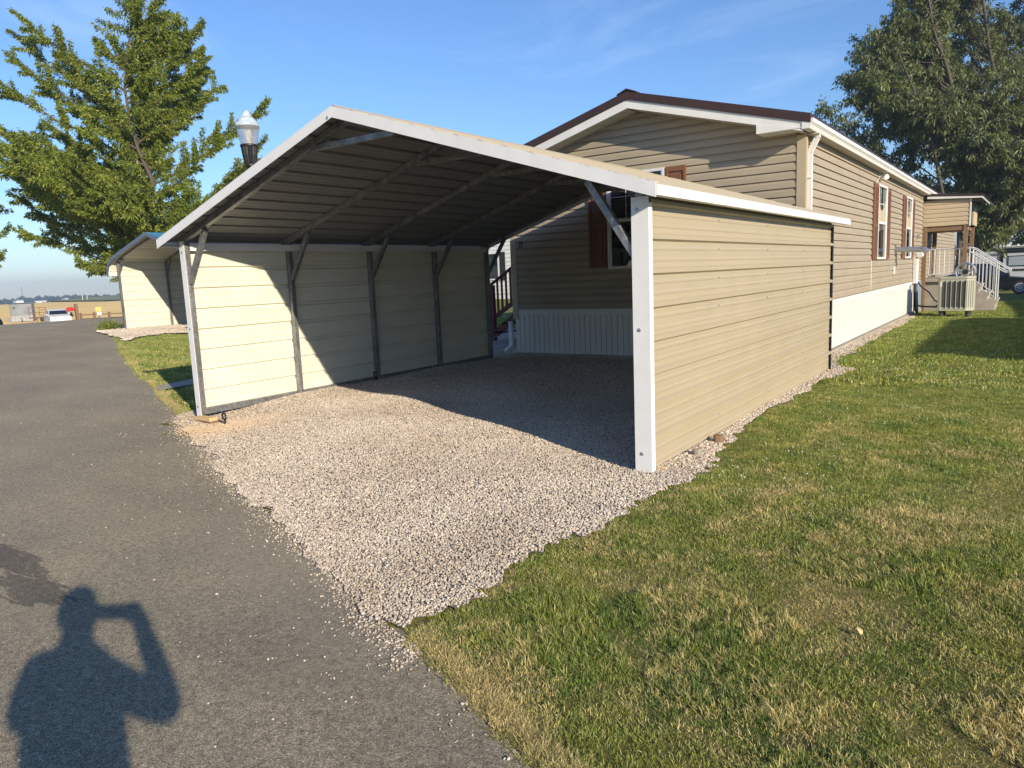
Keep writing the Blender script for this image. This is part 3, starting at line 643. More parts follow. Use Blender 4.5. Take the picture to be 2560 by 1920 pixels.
def anchor(x, y, lab):
    a = thing('ground_anchor', lab, 'anchor', (x, y, Gf(x, y)))
    z = Gf(x, y); mb = MB().tube([(x, y, z - .02), (x, y, z + .07)], .011, 8); mb.build('shaft', M['black'], a)
    pts = [(x + .034 * math.cos(t), y - .008, z + .105 + .034 * math.sin(t)) for t in np.linspace(-1.57, 4.71, 17)]
    MB().tube(pts, .010, 8, cap=False).build('eye', M['black'], a, 0, True)
    MB().lathe([(.022, 0), (.024, .006), (.012, .014)], (x, y - .0, z + .098), 12).build('washer', M['silver'], a)
anchor(-4.93, -.03, 'black ground anchor with eye ring beside the front left post of the carport')
anchor(-5.33, 2.62, 'black ground anchor by the foot of the middle post on the left wall')

# ================================================================== mobile home
CAM_SCALE = (0.9634, (0.0776, -0.1668, 0.0505))  # house, porch and stairs are shrunk toward the camera position
HX0, HX1, HY0, HY1 = -5.53, -0.56, 6.37, 30.0
AX, AZ, HS = -3.045, 3.82, 0.2736
def zs(x): return AZ - HS * abs(x - AX)
hs = thing('mobile_home', 'long tan vinyl sided mobile home with brown metal roof behind the carport', 'house', (AX, 18, 0))
MB().prism([(HX0 + .01, .70), (HX1 - .01, .70), (HX1 - .01, zs(HX1)), (AX, AZ), (HX0 + .01, zs(HX0))], 1, HY0 + .012, HY1 - .01).build('wall', M['siding'], hs)
CO = 0.1178; Z0 = 0.790
def wedge_front(x0, x1, z0, z1, tx0=None, tx1=None):
    tx0 = x0 if tx0 is None else tx0; tx1 = x1 if tx1 is None else tx1
    zm = z0 + (z1 - z0) * .30; f = (zm - z0) / (z1 - z0); mx0 = x0 + (tx0 - x0) * f; mx1 = x1 + (tx1 - x1) * f
    Y = HY0; V = [(x0, Y - .020, z0), (x1, Y - .020, z0), (mx1, Y - .005, zm + (z1 - z0) * .42), (mx0, Y - .005, zm + (z1 - z0) * .42), (tx0, Y - .006, z1), (tx1, Y - .006, z1),
                  (x0, Y + .011, z0), (x1, Y + .011, z0), (tx0, Y + .011, z1), (tx1, Y + .011, z1)]
    # dutch-lap face: flat lower course, coved upper course
    V = [(x0, Y - .030, z0), (x1, Y - .030, z0), (x1 + (tx1 - x1) * .62, Y - .025, z0 + (z1 - z0) * .62), (x0 + (tx0 - x0) * .62, Y - .025, z0 + (z1 - z0) * .62),
         (tx1, Y - .004, z1), (tx0, Y - .004, z1), (x0, Y + .011, z0), (x1, Y + .011, z0), (tx1, Y + .011, z1), (tx0, Y + .011, z1)]
    F = [(0, 1, 2, 3), (3, 2, 4, 5), (5, 4, 8, 9), (1, 0, 6, 7), (0, 3, 5, 9, 6), (1, 7, 8, 4, 2)]
    return MB().add(V, F)
k = 0
while True:
    z0 = Z0 + CO * k; z1 = z0 + CO - .001
    if z0 > AZ - .03: break
    def half(z): return min((AZ - z) / HS, (HX1 - HX0) / 2 - .085)
    h0 = half(z0); h1 = max(half(min(z1, AZ)), .01); cx_ = (HX0 + HX1) / 2
    wedge_front(cx_ - h0, cx_ + h0, z0, min(z1, AZ), cx_ - h1, cx_ + h1).build('siding_board', M['siding'], hs); k += 1
def side_board(y0, y1, z0, z1, X, s=1, mat='siding', par=None):
    V = [(X + s * .030, y0, z0), (X + s * .030, y1, z0), (X + s * .025, y1, z0 + (z1 - z0) * .62), (X + s * .025, y0, z0 + (z1 - z0) * .62),
         (X + s * .004, y1, z1), (X + s * .004, y0, z1), (X - s * .011, y0, z0), (X - s * .011, y1, z0), (X - s * .011, y1, z1), (X - s * .011, y0, z1)]
    F = [(0, 1, 2, 3), (3, 2, 4, 5), (5, 4, 8, 9), (1, 0, 6, 7), (0, 3, 5, 9, 6), (1, 7, 8, 4, 2)]
    return MB().add(V, F).build('siding_board', M[mat], par or hs)
segs = ((HY0 + .09, 11.62), (11.625, 19.50), (19.55, HY1))
for a, b_ in segs:
    first = side_board(a, b_, Z0, Z0 + CO - .001, HX1)
    for k in range(1, 20): piece(first, 'siding_board', 0, 0, CO * k, hs)
firstl = side_board(HY0 + .09, HY1, Z0, Z0 + CO - .001, HX0, -1)
for k in range(1, 20): piece(firstl, 'siding_board', 0, 0, CO * k, hs)
MB().box(HX1 - .085, HX1 + .036, HY0 - .036, HY0 - .022, .78, zs(HX1) - .01).box(HX1 + .022, HX1 + .036, HY0 - .012, HY0 + .085, .78, zs(HX1) - .01).build('corner_trim', M['cornertan'], hs)
MB().box(HX0 - .036, HX0 + .085, HY0 - .036, HY0 - .022, .60, zs(HX0) - .01).box(HX0 - .036, HX0 - .022, HY0 - .012, HY0 + .085, .60, zs(HX0) - .01).build('corner_trim', M['cornertan'], hs)
# skirting: ribbed vertical vinyl panels
def skirt(u0, u1, face):
    nr = 4; w = (u1 - u0); mb = MB()
    for i in range(nr):
        a = u0 + w * i / nr; b_ = a + w / nr
        for (c_, d_, dep) in ((a + .016, b_ - .016, .022), (a, a + .016, .004), (b_ - .016, b_, .004)):
            if face == 'front': mb.box(c_, d_, HY0 - dep, HY0 + .01, .0, .675)
            elif face == 'right': mb.box(HX1 - .01, HX1 + dep, c_, d_, -.02, .675)
            else: mb.box(HX0 - dep, HX0 + .01, c_, d_, .0, .675)
    return mb
n = 12; wd = (HX1 - HX0 - .01) / n
for i in range(n): skirt(HX0 + .005 + wd * i, HX0 + .003 + wd * (i + 1), 'front').build('skirting_panel', M['vinylwhite'], hs)
wd = .40; s0 = skirt(HY0 + .01, HY0 + .01 + wd - .003, 'right').build('skirting_panel', M['vinylwhite'], hs)
for i in range(1, 33): piece(s0, 'skirting_panel', 0, wd * i, 0, hs)
s0 = skirt(HY0 + .01, HY0 + .01 + wd - .003, 'left').build('skirting_panel', M['vinylwhite'], hs)
for i in range(1, 30): piece(s0, 'skirting_panel', 0, wd * i, 0, hs)
MB().box(HX0 - .02, HX1 + .02, HY0 - .028, HY0 + .01, .676, .775).box(HX1 - .01, HX1 + .028, HY0 + .01, 19.55, .676, .775).box(HX0 - .028, HX0 + .01, HY0 + .01, HY1, .676, .775).build('skirting_cap', M['vinylwhite'], hs, .003)
MB().box(HX0, HX1 + .05, HY0 - .05, HY0 + .2, -.25, .0).box(HX1 - .2, HX1 + .075, HY0 + .2, 19.5, -.35, -.035).build('foundation', M['concrete'], hs, .01)
# roof, fascia, soffit
YF = 6.00
for s in (1, -1):
    xe = AX + s * 2.66
    MB().prism([(xe, zs(xe) + .125), (AX, AZ + .125), (AX, AZ + .242), (xe, zs(xe) + .242)], 1, YF - .03, YF - .012).build('rake_trim', M['brown'], hs, .003)
    mb = MB().prism([(xe, zs(xe) + .20), (AX, AZ + .20), (AX, AZ + .24), (xe, zs(xe) + .24)], 1, YF - .012, HY1 + .3)
    kk = 0
    while True:
        y = YF + .25 + kk * .30
        if y > HY1: break
        mb.prism([(xe, zs(xe) + .2402), (AX, AZ + .2402), (AX, AZ + .258), (xe, zs(xe) + .258)], 1, y, y + .03); kk += 1
    mb.build('roof', M['brown'], hs)
    xf = AX + s * 2.55
    MB().prism([(xf, zs(xf)), (AX, AZ), (AX, AZ + .122), (xf, zs(xf) + .122)], 1, YF - .008, YF + .012).build('rake_fascia', M['vinylwhite'], hs)
    i = 0; x_ = AX + s * .02
    while abs(x_ - AX) < 2.46:
        x2_ = x_ + s * .105; d = .004 * (i % 2); a, b_ = sorted((x_, x2_ - s * .006))
        MB().prism([(a, zs(a) + .004 - d), (b_, zs(b_) + .004 - d), (b_, zs(b_) + .014), (a, zs(a) + .014)], 1, YF + .0125, HY0 + .008).build('soffit_panel', M['soffit'], hs)
        x_ = x2_; i += 1
    # box return
    xa, xb = sorted((AX + s * 1.945, AX + s * 2.55))
    MB().prism([(xa, 3.165), (xb, 3.165), (xb, max(zs(xb), 3.17)), (xa, max(zs(xa), 3.17))], 1, YF - .016, YF - .009).prism([(xa, 3.165), (xb, 3.165), (xb, 3.172), (xa, 3.172)], 1, YF - .008, HY0 - .022).build('eave_return', M['vinylwhite'], hs)
    xw = HX1 if s > 0 else HX0
    a, b_ = sorted((xw + s * .026, xw + s * .19)); MB().box(a, b_, HY0 + .0, HY1, 3.125, 3.14).build('eave_soffit', M['soffit'], hs)
    a, b_ = sorted((xw + s * .022, xw + s * .032)); MB().box(a, b_, HY0 + .09, HY1, 3.06, 3.124).build('frieze_trim', M['cornertan'], hs)
    a = xw + s * .062; P = [(0, .0), (0, .125), (.012, .125), (.012, .012), (.085, .012), (.105, .06), (.13, .085), (.13, .125), (.142, .125), (.142, .078), (.115, .048), (.095, .0)]
    mb = MB(); PV = [(a + s * u, 3.148 + v) for u, v in P]; mb.prism(PV, 1, YF - .0, HY1 if s > 0 else HY1)
    mb.prism([(a + s * u, 3.148 + v) for u, v in ((0, 0), (0, .125), (.142, .125), (.142, .078), (.115, .048), (.095, 0))], 1, YF - .02, YF - .001); mb.build('gutter', M['vinylwhite'], hs)
MB().prism([(AX - .16, AZ + .245 - .16 * HS), (AX, AZ + .26), (AX + .16, AZ + .245 - .16 * HS), (AX + .16, AZ + .262 - .16 * HS), (AX, AZ + .282), (AX - .16, AZ + .262 - .16 * HS)], 1, YF - .04, HY1 + .3).build('ridge_cap', M['brown'], hs)
mb = MB().beam((-.41, 6.47, 3.15), (-.41, 6.47, 3.08), .055, .075, (1, 0, 0)).beam((-.41, 6.47, 3.09), (-.505, 6.47, 2.90), .055, .075, (1, 0, 0)).beam((-.505, 6.47, 2.905), (-.505, 6.47, .1), .055, .075, (1, 0, 0)).box(-.54, -.47, 6.425, 6.515, 2.55, 2.57); mb.build('downspout', M['vinylwhite'], hs, .004)
mb = MB().beam((-5.60, 6.30, .56), (-5.60, 6.30, .10), .075, .055).beam((-5.60, 6.30, .11), (-5.66, 6.18, .03), .075, .055); mb.build('downspout', M['vinylwhite'], hs, .004)
# windows
def wbox(mb, face, u0, u1, d0, d1, z0, z1):
    d0 += .013; d1 += .013
    if face == 'front': return mb.box(u0, u1, HY0 - d1, HY0 - d0, z0, z1)
    return mb.box(HX1 + d0, HX1 + d1, u0, u1, z0, z1)
def window(face, u0, u1, z0, z1, zm, par, blind=False):
    t = .045; mb = MB()
    wbox(mb, face, u0, u0 + t, .012, .05, z0, z1); wbox(mb, face, u1 - t, u1, .012, .05, z0, z1); wbox(mb, face, u0 + t, u1 - t, .012, .05, z1 - t, z1); wbox(mb, face, u0 + t, u1 - t, .012, .054, z0, z0 + t)
    wbox(mb, face, u0 + t, u1 - t, .014, .046, zm - .025, zm + .025)
    for zc in (z0 + t, zm + .025):   # sash stiles
        ztop = zm - .025 if zc < zm else z1 - t
        wbox(mb, face, u0 + t, u0 + t + .022, .016, .04, zc, ztop); wbox(mb, face, u1 - t - .022, u1 - t, .016, .04, zc, ztop)
    w = mb.build('window', M['vinylwhite'], par, .003)
    g = MB(); wbox(g, face, u0 + t, u1 - t, .0175, .021, z0 + t, zm - .025); wbox(g, face, u0 + t, u1 - t, .0175, .021, zm + .025, z1 - t); g.build('pane', M['glass'], w)
    mt = MB(); nn = 2 if u1 - u0 < 1.05 else 3
    for i in range(1, 3):
        uu = u0 + (u1 - u0) * i / 3; wbox(mt, face, uu - .005, uu + .005, .0212, .026, zm + .025, z1 - t)
    zz = (zm + z1) / 2; wbox(mt, face, u0 + t, u1 - t, .0215, .0255, zz - .005, zz + .005); mt.build('muntin', M['vinylwhite'], w)
    if blind:
        bl = MB()
        for i in range(16):
            q = zm + .04 + i * (z1 - t - zm - .05) / 16; wbox(bl, face, u0 + t + .02, u1 - t - .02, .0211, .0225, q, q + .012)
        bl.build('blind', M['coil'], w, kind='stuff')
    return w
def shutter(face, u0, u1, z0, z1, par, louvre=True):
    mb = MB(); t = .05; zm_ = z0 + (z1 - z0) * .46
    wbox(mb, face, u0, u1, .016, .03, z0, z1)
    wbox(mb, face, u0, u0 + t, .0302, .048, z0, z1); wbox(mb, face, u1 - t, u1, .0302, .048, z0, z1)
    for a, b_ in ((z0, z0 + .09), (zm_ - .04, zm_ + .04), (z1 - .08, z1)): wbox(mb, face, u0 + t, u1 - t, .0302, .046, a, b_)
    if not louvre:
        for a, b_ in ((z0 + .14, zm_ - .09), (zm_ + .09, z1 - .13)): wbox(mb, face, u0 + t + .03, u1 - t - .03, .0302, .042, a, b_)
    sh = mb.build('shutter', M['shutter'], par, .004)
    if louvre:
        lv = MB()
        for a, b_ in ((z0 + .09, zm_ - .04), (zm_ + .04, z1 - .08)):
            n_ = int((b_ - a) / .042)
            for i in range(n_):
                q = a + (b_ - a) * (i + .2) / n_; wbox(lv, face, u0 + t + .001, u1 - t - .001, .0303, .043, q, q + .019)
        lv.build('louvres', M['shutter'], sh, kind='stuff')
    return sh
window('front', -3.60, -2.60, 1.42, 2.93, 2.19, hs, True)
shutter('front', -3.95, -3.62, 1.45, 2.93, hs, False); shutter('front', -2.585, -2.25, 1.45, 2.93, hs, False)
for (a, b_, c_, d_) in ((12.08, 13.13, 11.60, 13.60), (16.05, 17.08, 15.55, 17.52)):
    w = window('right', a, b_, 1.40, 2.90, 2.14, hs)
    shutter('right', c_, a - .01, 1.40, 2.88, hs); shutter('right', b_ + .01, d_, 1.40, 2.88, hs)
    cu_ = MB()
    for i in range(14):
        y = a + .05 + (b_ - a - .1) * i / 14; sag = .25 * math.sin(math.pi * (i + .5) / 14); cu_.box(HX1 + .0342, HX1 + .0348, y, y + (b_ - a - .1) / 14, 2.17, 2.62 - sag * .9)
    cu_.build('curtain', M['curtain'], w)
# house number: digit 8 as two rings
mb = MB()
for zc, r in ((1.955, .028), (1.895, .034)): mb.tube([(-5.34 + r * math.cos(t), HY0 - .024, zc + r * math.sin(t)) for t in np.linspace(0, 6.283, 17)], .009, 6, cap=False)
mb.build('house_number', M['numeral'], hs)
# fittings on the long wall
fl = thing('floodlight', 'small white twin floodlight under the eave above the first side window', 'lamp', (-.5, 12.3, 3.08))
MB().box(-.54, -.52, 12.22, 12.38, 3.00, 3.10).build('base_plate', M['vinylwhite'], fl)
MB().tube([(-.52, 12.3, 3.05), (-.45, 12.26, 3.05), (-.40, 12.22, 3.03)], [.02, .035, .055], 10).build('lamp_head', M['vinylwhite'], fl, 0, True)
MB().tube([(-.52, 12.3, 3.05), (-.45, 12.36, 3.06), (-.42, 12.42, 3.03)], [.02, .03, .05], 10).build('lamp_head', M['vinylwhite'], fl, 0, True)
o = MB().tube([(-.533, 12.2, 3.0), (-.53, 12.05, 2.95), (-.53, 11.95, 2.92), (-.53, 11.62, 2.60)], .006, 6).tube([(-.533, 11.61, 1.39), (-.53, 11.61, .80)], .007, 6).build('cable', M['vinylwhite'], None); tag(o, 'thin pale cable running down the long side wall from the floodlight', 'cable')
fp = thing('vent_pipe', 'galvanised round vent pipe sticking out of the side wall with an angled hood', 'vent pipe', (-.54, 14.64, 1.6))
MB().box(-.538, -.525, 14.53, 14.75, 1.51, 1.73).build('wall_flange', M['galv'], fp)
MB().tube([(-.525, 14.64, 1.61), (.0, 14.64, 1.585)], .06, 16).build('pipe', M['silver'], fp, 0, True)
MB().tube([(.0, 14.64, 1.585), (.06, 14.64, 1.575), (.12, 14.64, 1.52)], [.058, .066, .08], 14).build('hood', M['silver'], fp, 0, True)
MB().beam((-.50, 14.62, 1.53), (-.505, 14.60, 1.30), .03, .006).build('strap', M['galv'], fp)
o = MB().box(-.538, -.50, 14.40, 14.50, 1.05, 1.22).build('outlet_box', M['vinylwhite'], None, .006); tag(o, 'small white outlet box on the side wall below the vent pipe', 'outlet box')
o = MB().box(-.538, -.47, 18.36, 18.48, 1.92, 2.03).build('outlet_box', M['silver'], None, .006); tag(o, 'small grey box high on the side wall beside the porch post', 'outlet box')
o = MB().prism([(18.36, 1.42), (18.36, 1.66), (18.72, 1.46)], 0, -.53, -.38).build('vent_hood', M['vinylwhite'], None, .004); tag(o, 'white wedge shaped vent hood above the electric meter', 'vent hood')
em = thing('electric_meter', 'white and grey electric meter box with conduits at the end of the skirting', 'meter', (-.5, 18.0, 1.0))
MB().box(-.535, -.42, 17.72, 18.02, .72, 1.38).build('meter_box', M['vinylwhite'], em, .02)
MB().box(-.535, -.44, 18.05, 18.20, .50, 1.15).build('switch_box', M['silver'], em, .01)
MB().tube([(-.47, 17.86, .74), (-.48, 17.84, .4), (-.46, 17.86, .1), (-.40, 17.95, -.12)], .028, 8).tube([(-.47, 18.12, .55), (-.45, 18.15, .2), (-.44, 18.2, -.12)], .034, 8).build('conduit', M['black'], em, 0, True)
o = MB().box(-.545, -.50, 18.22, 19.45, -.12, .76).build('access_panel', M['pvcblue'], None, .004); tag(o, 'blue grey panel closing the end of the white skirting', 'panel')
o = MB().tube([(-.42, 17.97, .75), (-.32, 17.9, .62), (-.12, 17.6, .5), (.06, 17.2, .30), (.22, 17.0, .22)], .018, 8).build('hose', M['black'], None); tag(o, 'black curved insulated line from the wall to the air conditioner', 'hose')
o = MB().tube([(-.5, 18.0, .14), (-.2, 17.6, .12), (.22, 17.0, .14)], .022, 8).tube([(.22, 17.0, .26), (.05, 17.3, .12), (-.1, 17.5, .13)], .014, 8).build('hose', M['black'], None); tag(o, 'low straight black pipe from the wall to the air conditioner base', 'hose')

# ================================================================== air conditioner
AY = 16.6; ax0, ax1 = 0.17, 0.95; az0, az1 = .09, .90; ch = .16
ac = thing('air_conditioner', 'square grey green outdoor air conditioner on black feet beside the house', 'air conditioner', (.56, AY + .4, -.1))
poly = [(ax0 + .05, AY), (ax1 - ch, AY), (ax1, AY + ch), (ax1, AY + .78 - ch), (ax1 - ch, AY + .78), (ax0 + ch, AY + .78), (ax0, AY + .78 - ch), (ax0, AY + .05)]
MB().prism([(a * .985 + .0085, b_) for a, b_ in poly], 2, az0, az1 - .06).build('cabinet', M['acgreen'], ac, .006)
MB().prism(poly, 2, az1 - .055, az1).prism([(a, b_) for a, b_ in poly], 2, az0 - .03, az0 + .0).build('rim', M['acgreen'], ac, .01)
for i in range(5):
    u0 = ax0 + .10 + i * .105
    g = MB().prism([(u0, .17), (u0 + .078, .14), (u0 + .078, .80), (u0, .77)], 1, AY - .006, AY - .001).build('grille', M['coil'], ac)
    MB().box(u0 + .080, u0 + .092, AY - .022, AY - .001, .13, .81).build('grille_fin', M['acgreen'], ac, .003)
for i in range(4):
    t0_, t1_ = i / 4 + .05, (i + 1) / 4 - .05
    p_ = Vector((ax1 - ch, AY, 0)) ; q_ = Vector((ax1, AY + ch, 0)); a = p_.lerp(q_, t0_); 
    MB().beam((a.x + .003, a.y - .003, .14), (a.x + .003, a.y - .003, .80), .012, .012).build('corner_rib', M['acgreen'], ac)
MB().box(ax0 + .055, ax0 + .095, AY - .004, AY - .001, .66, .78).build('sticker', M['vinylwhite'], ac)
for fx in (ax0 + .09, ax1 - .13):
    for fy in (AY + .08, AY + .68): MB().lathe([(.075, -.16 + .0), (.055, -.10), (.05, .0), (.065, .058)], (fx, fy, 0), 10).build('foot', M['dark'], ac)
MB().box(.50, 1.05, AY - .14, AY + .9, -.16, -.105).build('pad', M['concrete'], ac, .01)
rl = thing('hose_reel', 'light metal hose reel wheel with black hub standing on the air conditioner', 'hose reel', (.72, AY + .35, .90))
rc = Vector((.73, AY + .30, 1.01)); R_ = .205
def ring(c, r, th, y): return MB().tube([(c.x + r * math.cos(t), y, c.z + r * math.sin(t)) for t in np.linspace(0, 6.2832, 33)], th, 8, cap=False)
ring(rc, R_, .026, rc.y - .06).build('rim', M['silver'], rl, 0, True); ring(rc, R_, .026, rc.y + .14).build('rim', M['silver'], rl, 0, True)
for i in range(5):
    t = i * 2 * math.pi / 5 + .3; MB().beam((rc.x + .06 * math.cos(t), rc.y - .06, rc.z + .06 * math.sin(t)), (rc.x + R_ * math.cos(t), rc.y - .06, rc.z + R_ * math.sin(t)), .055, .02, (0, 1, 0)).build('spoke', M['silver'], rl)
MB().tube([(rc.x, rc.y - .09, rc.z), (rc.x, rc.y + .15, rc.z)], .062, 18).build('hub', M['black'], rl, .004)

# ================================================================== porch
pr = thing('porch', 'small wood post porch with brown roof and tan boarded gable at the side door', 'porch', (.1, 20.4, -.1))
PY = 19.6
for (x_, y_, z0, z1) in ((-.48, PY + .05, -.15, 2.30), (.51, PY + .05, -.15, 2.30), (-.40, 21.35, .5, 2.6), (.56, 21.35, -.15, 2.75)):
    MB().box(x_ - .055, x_ + .055, y_ - .05, y_ + .05, z0, z1).build('post', M['wood'], pr, .005)
MB().box(-.53, .60, PY + .006, PY + .10, 2.27, 2.98).build('gable_backing', M['wood'], pr)
for k in range(6):
    z0 = 2.26 + k * .118; z1 = min(z0 + .114, 2.97)
    V = [(-.53, PY - .02, z0), (.585, PY - .02, z0), (.585, PY - .017, z0 + (z1 - z0) * .6), (-.53, PY - .017, z0 + (z1 - z0) * .6), (.585, PY - .004, z1), (-.53, PY - .004, z1), (-.53, PY + .005, z0), (.585, PY + .005, z0), (.585, PY + .005, z1), (-.53, PY + .005, z1)]
    MB().add(V, [(0, 1, 2, 3), (3, 2, 4, 5), (5, 4, 8, 9), (1, 0, 6, 7), (0, 3, 5, 9, 6), (1, 7, 8, 4, 2)]).build('siding_board', M['porchsiding'], pr)
MB().box(.586, .625, PY - .03, PY + .02, 2.22, 2.98).build('corner_trim', M['vinylwhite'], pr)
MB().box(.62, .66, 20.0, 21.5, 2.25, 2.85).build('side_board', M['porchsiding'], pr)
MB().prism([(-.50, 3.085), (.88, 2.985), (1.06, 2.79), (1.06, 2.83), (.90, 3.05), (-.50, 3.17)], 1, PY - .12, 21.8).build('roof', M['brown'], pr)
MB().prism([(-.44, 3.02), (.86, 2.945), (1.05, 2.745), (1.05, 2.785), (.88, 2.983), (-.44, 3.083)], 1, PY - .125, PY - .10).build('fascia', M['vinylwhite'], pr)
MB().box(-.53, .55, PY + .02, 21.4, 2.12, 2.26).build('beam', M['wood'], pr)
MB().box(-.52, .62, PY + .02, 21.6, .70, .80).build('deck_slab', M['concrete'], pr, .01)
MB().box(-.45, .58, PY + .12, 21.5, -.15, .695).build('deck_side', M['concrete'], pr)
st = thing('concrete_steps', 'three stained concrete steps going down from the porch to the lawn', 'steps', (1.0, 20.4, -.1))
for i, (xa, xb, zt) in enumerate(((.62, .93, .60), (.62, 1.14, .38), (.62, 1.33, .17))):
    MB().prism([(xa, -.12), (xb - .05, -.12), (xb - .05, zt - .12), (xb, zt - .06), (xb, zt), (xa, zt)], 1, PY + .05 - i * .004, 21.4 + i * .004).build('step', M['concrete'], st, .01)
def railing(y, name_label):
    r_ = thing('handrail', name_label, 'handrail', (.6, y, .8))
    mb = MB().tube([(-.42, y, 1.62), (.62, y, 1.62)], .014, 8).tube([(-.42, y, .90), (.62, y, .90)], .012, 8); mb.build('level_rail', M['rail'], r_)
    mb = MB().tube([(.60, y, 1.64), (.70, y, 1.60), (1.50, y, 1.02), (1.57, y, .97), (1.58, y, .91), (1.50, y, .90), (1.42, y, .94), (.62, y, 1.52)], .016, 8); mb.build('sloping_rail', M['rail'], r_, 0, True)
    MB().tube([(.63, y, .72), (1.30, y, .20)], .011, 8).build('bottom_rail', M['rail'], r_)
    for i in range(8):
        xx = -.36 + i * .125; MB().tube([(xx, y, .90), (xx, y, 1.62)], .008 if i not in (0, 7) else .013, 6).build('baluster', M['rail'], r_)
    for i in range(7):
        xx = .70 + i * .088; zz = 1.60 - (xx - .70) * .725; MB().tube([(xx, y, .72 - (xx - .63) * .776), (xx, y, zz - .04)], .008, 6).build('baluster', M['rail'], r_)
    for xx, zb, zt in ((.62, .7, 1.6), (1.27, .12, 1.2)): MB().tube([(xx, y, zb), (xx, y, zt)], .019, 8).build('newel', M['rail'], r_)
railing(PY + .12, 'near pale metal handrail along the front of the porch and steps')
railing(21.25, 'far pale metal handrail on the back edge of the porch and steps')

# ================================================================== left gap: deck stairs, neighbour
dk = thing('deck_stairs', 'dark red brown wooden stairs with railing at the left side door of the mobile home', 'stairs', (-6.7, 8.8, 0))
def ds_rail(y):
    MB().beam((-7.50, y, 1.17), (-6.35, y, 1.86), .09, .035).build('handrail', M['redwood'], dk)
    MB().beam((-7.46, y, .46), (-6.35, y, 1.12), .04, .09).build('bottom_rail', M['redwood'], dk)
    for xx, t in ((-7.40, 1.20), (-6.33, 1.87)): MB().box(xx - .045, xx + .045, y - .045, y + .045, -.0, t).build('newel', M['redwood'], dk)
    for i in range(8):
        xx = -7.26 + i * .115; s = (xx + 7.50) * .6; MB().box(xx - .018, xx + .018, y - .018, y + .018, .46 + s, 1.16 + s).build('baluster', M['redwood'], dk)
ds_rail(8.2); ds_rail(9.5)
for i in range(4): MB().box(-7.42 + i * .27, -7.12 + i * .27, 8.16, 9.54, .17 + i * .19, .21 + i * .19).build('tread', M['redwood'], dk)
MB().box(-6.36, -5.58, 8.16, 9.54, .90, .95).build('landing', M['redwood'], dk)
for yy in (8.18, 9.48): MB().beam((-7.55, yy, .02), (-6.35, yy, .82), .04, .16).build('stringer', M['redwood'], dk)
o = MB().lathe([(.01, -.05), (.035, -.037), (.05, 0), (.035, .037), (.01, .05)], (-7.46, 8.05, .42), 14).build('ball', M['blueball'], None, 0, True); tag(o, 'small light blue ball on the rail of the red brown stairs', 'ball')
CAM_SCALE = None
nb = thing('neighbour_home', 'white sided neighbouring home in sun beyond the red brown stairs', 'house', (-19, 29, 0))
MB().prism([(-27, -.2), (-16.2, -.2), (-16.2, 3.4), (-21.6, 4.9), (-27, 3.4)], 1, 26.0, 38).build('wall', M['vinylwhite'], nb)
for k in range(15): MB().add([(-27, 25.96, .5 + k * .2), (-16.2, 25.96, .5 + k * .2), (-16.2, 25.985, .695 + k * .2), (-27, 25.985, .695 + k * .2), (-27, 26.0, .5 + k * .2), (-16.2, 26.0, .5 + k * .2), (-16.2, 26.0, .695 + k * .2), (-27, 26.0, .695 + k * .2)], [(0, 1, 2, 3), (4, 7, 6, 5), (0, 4, 5, 1), (3, 2, 6, 7), (0, 3, 7, 4), (1, 5, 6, 2)]).build('siding_board', M['vinylwhite'], nb)
for s in (1, -1): MB().prism([(-21.6, 4.9), (-21.6 + s * 5.8, 3.29), (-21.6 + s * 5.8, 3.41), (-21.6, 5.02)], 1, 25.6, 38.3).build('roof', M['brown'], nb)
w = MB().box(-21.2, -20.1, 25.90, 25.955, 1.2, 2.6).build('window', M['vinylwhite'], nb); MB().box(-21.1, -20.2, 25.89, 25.899, 1.28, 2.52).build('pane', M['glass'], w)
for xa in (-20.08, -21.55): MB().box(xa, xa + .33, 25.90, 25.95, 1.2, 2.6).build('shutter', M['dark'], nb)
MB().beam((-17.95, 25.9, 3.3), (-17.95, 25.9, .2), .1, .1).build('downspout', M['pvcblue'], nb)
# neighbours to the right of the frame whose shade lies on the lawn
def block(name, lab, x0, x1, y0, y1, h, rise, g0):
    t = thing(name, lab, 'house', ((x0 + x1) / 2, (y0 + y1) / 2, g0)); xm = (x0 + x1) / 2
    MB().prism([(x0, g0), (x1, g0), (x1, h - .1), (xm, h + rise - .1), (x0, h - .1)], 1, y0 + .25, y1 - .25).build('wall', M['vinylwhite'], t)
    for s in (1, -1): MB().prism([(xm, h + rise), (xm + s * ((x1 - x0) / 2 + .3), h - .04), (xm + s * ((x1 - x0) / 2 + .3), h - .14), (xm, h + rise - .1)], 1, y0, y1).build('roof', M['brown'], t)
    for k in range(int((h - g0 - .4) / .2)): MB().box(x0 - .02, x0 - .002, y0 + .26, y1 - .26, g0 + .3 + k * .2, g0 + .48 + k * .2).build('siding_board', M['vinylwhite'], t)
    MB().box(x0 - .04, x0 - .021, (y0 + y1) / 2 - .5, (y0 + y1) / 2 + .5, 1.2, 2.2).build('window', M['glass'], t)
block('garage', 'white garage with brown roof standing off to the right of the lawn', 7.9, 12.5, 4.35, 11.6, 3.0, .8, -.1)
block('neighbour_home', 'white home with brown roof off to the right behind the garage', 8.2, 12.6, 13.0, 38.0, 2.62, .7, -.2)

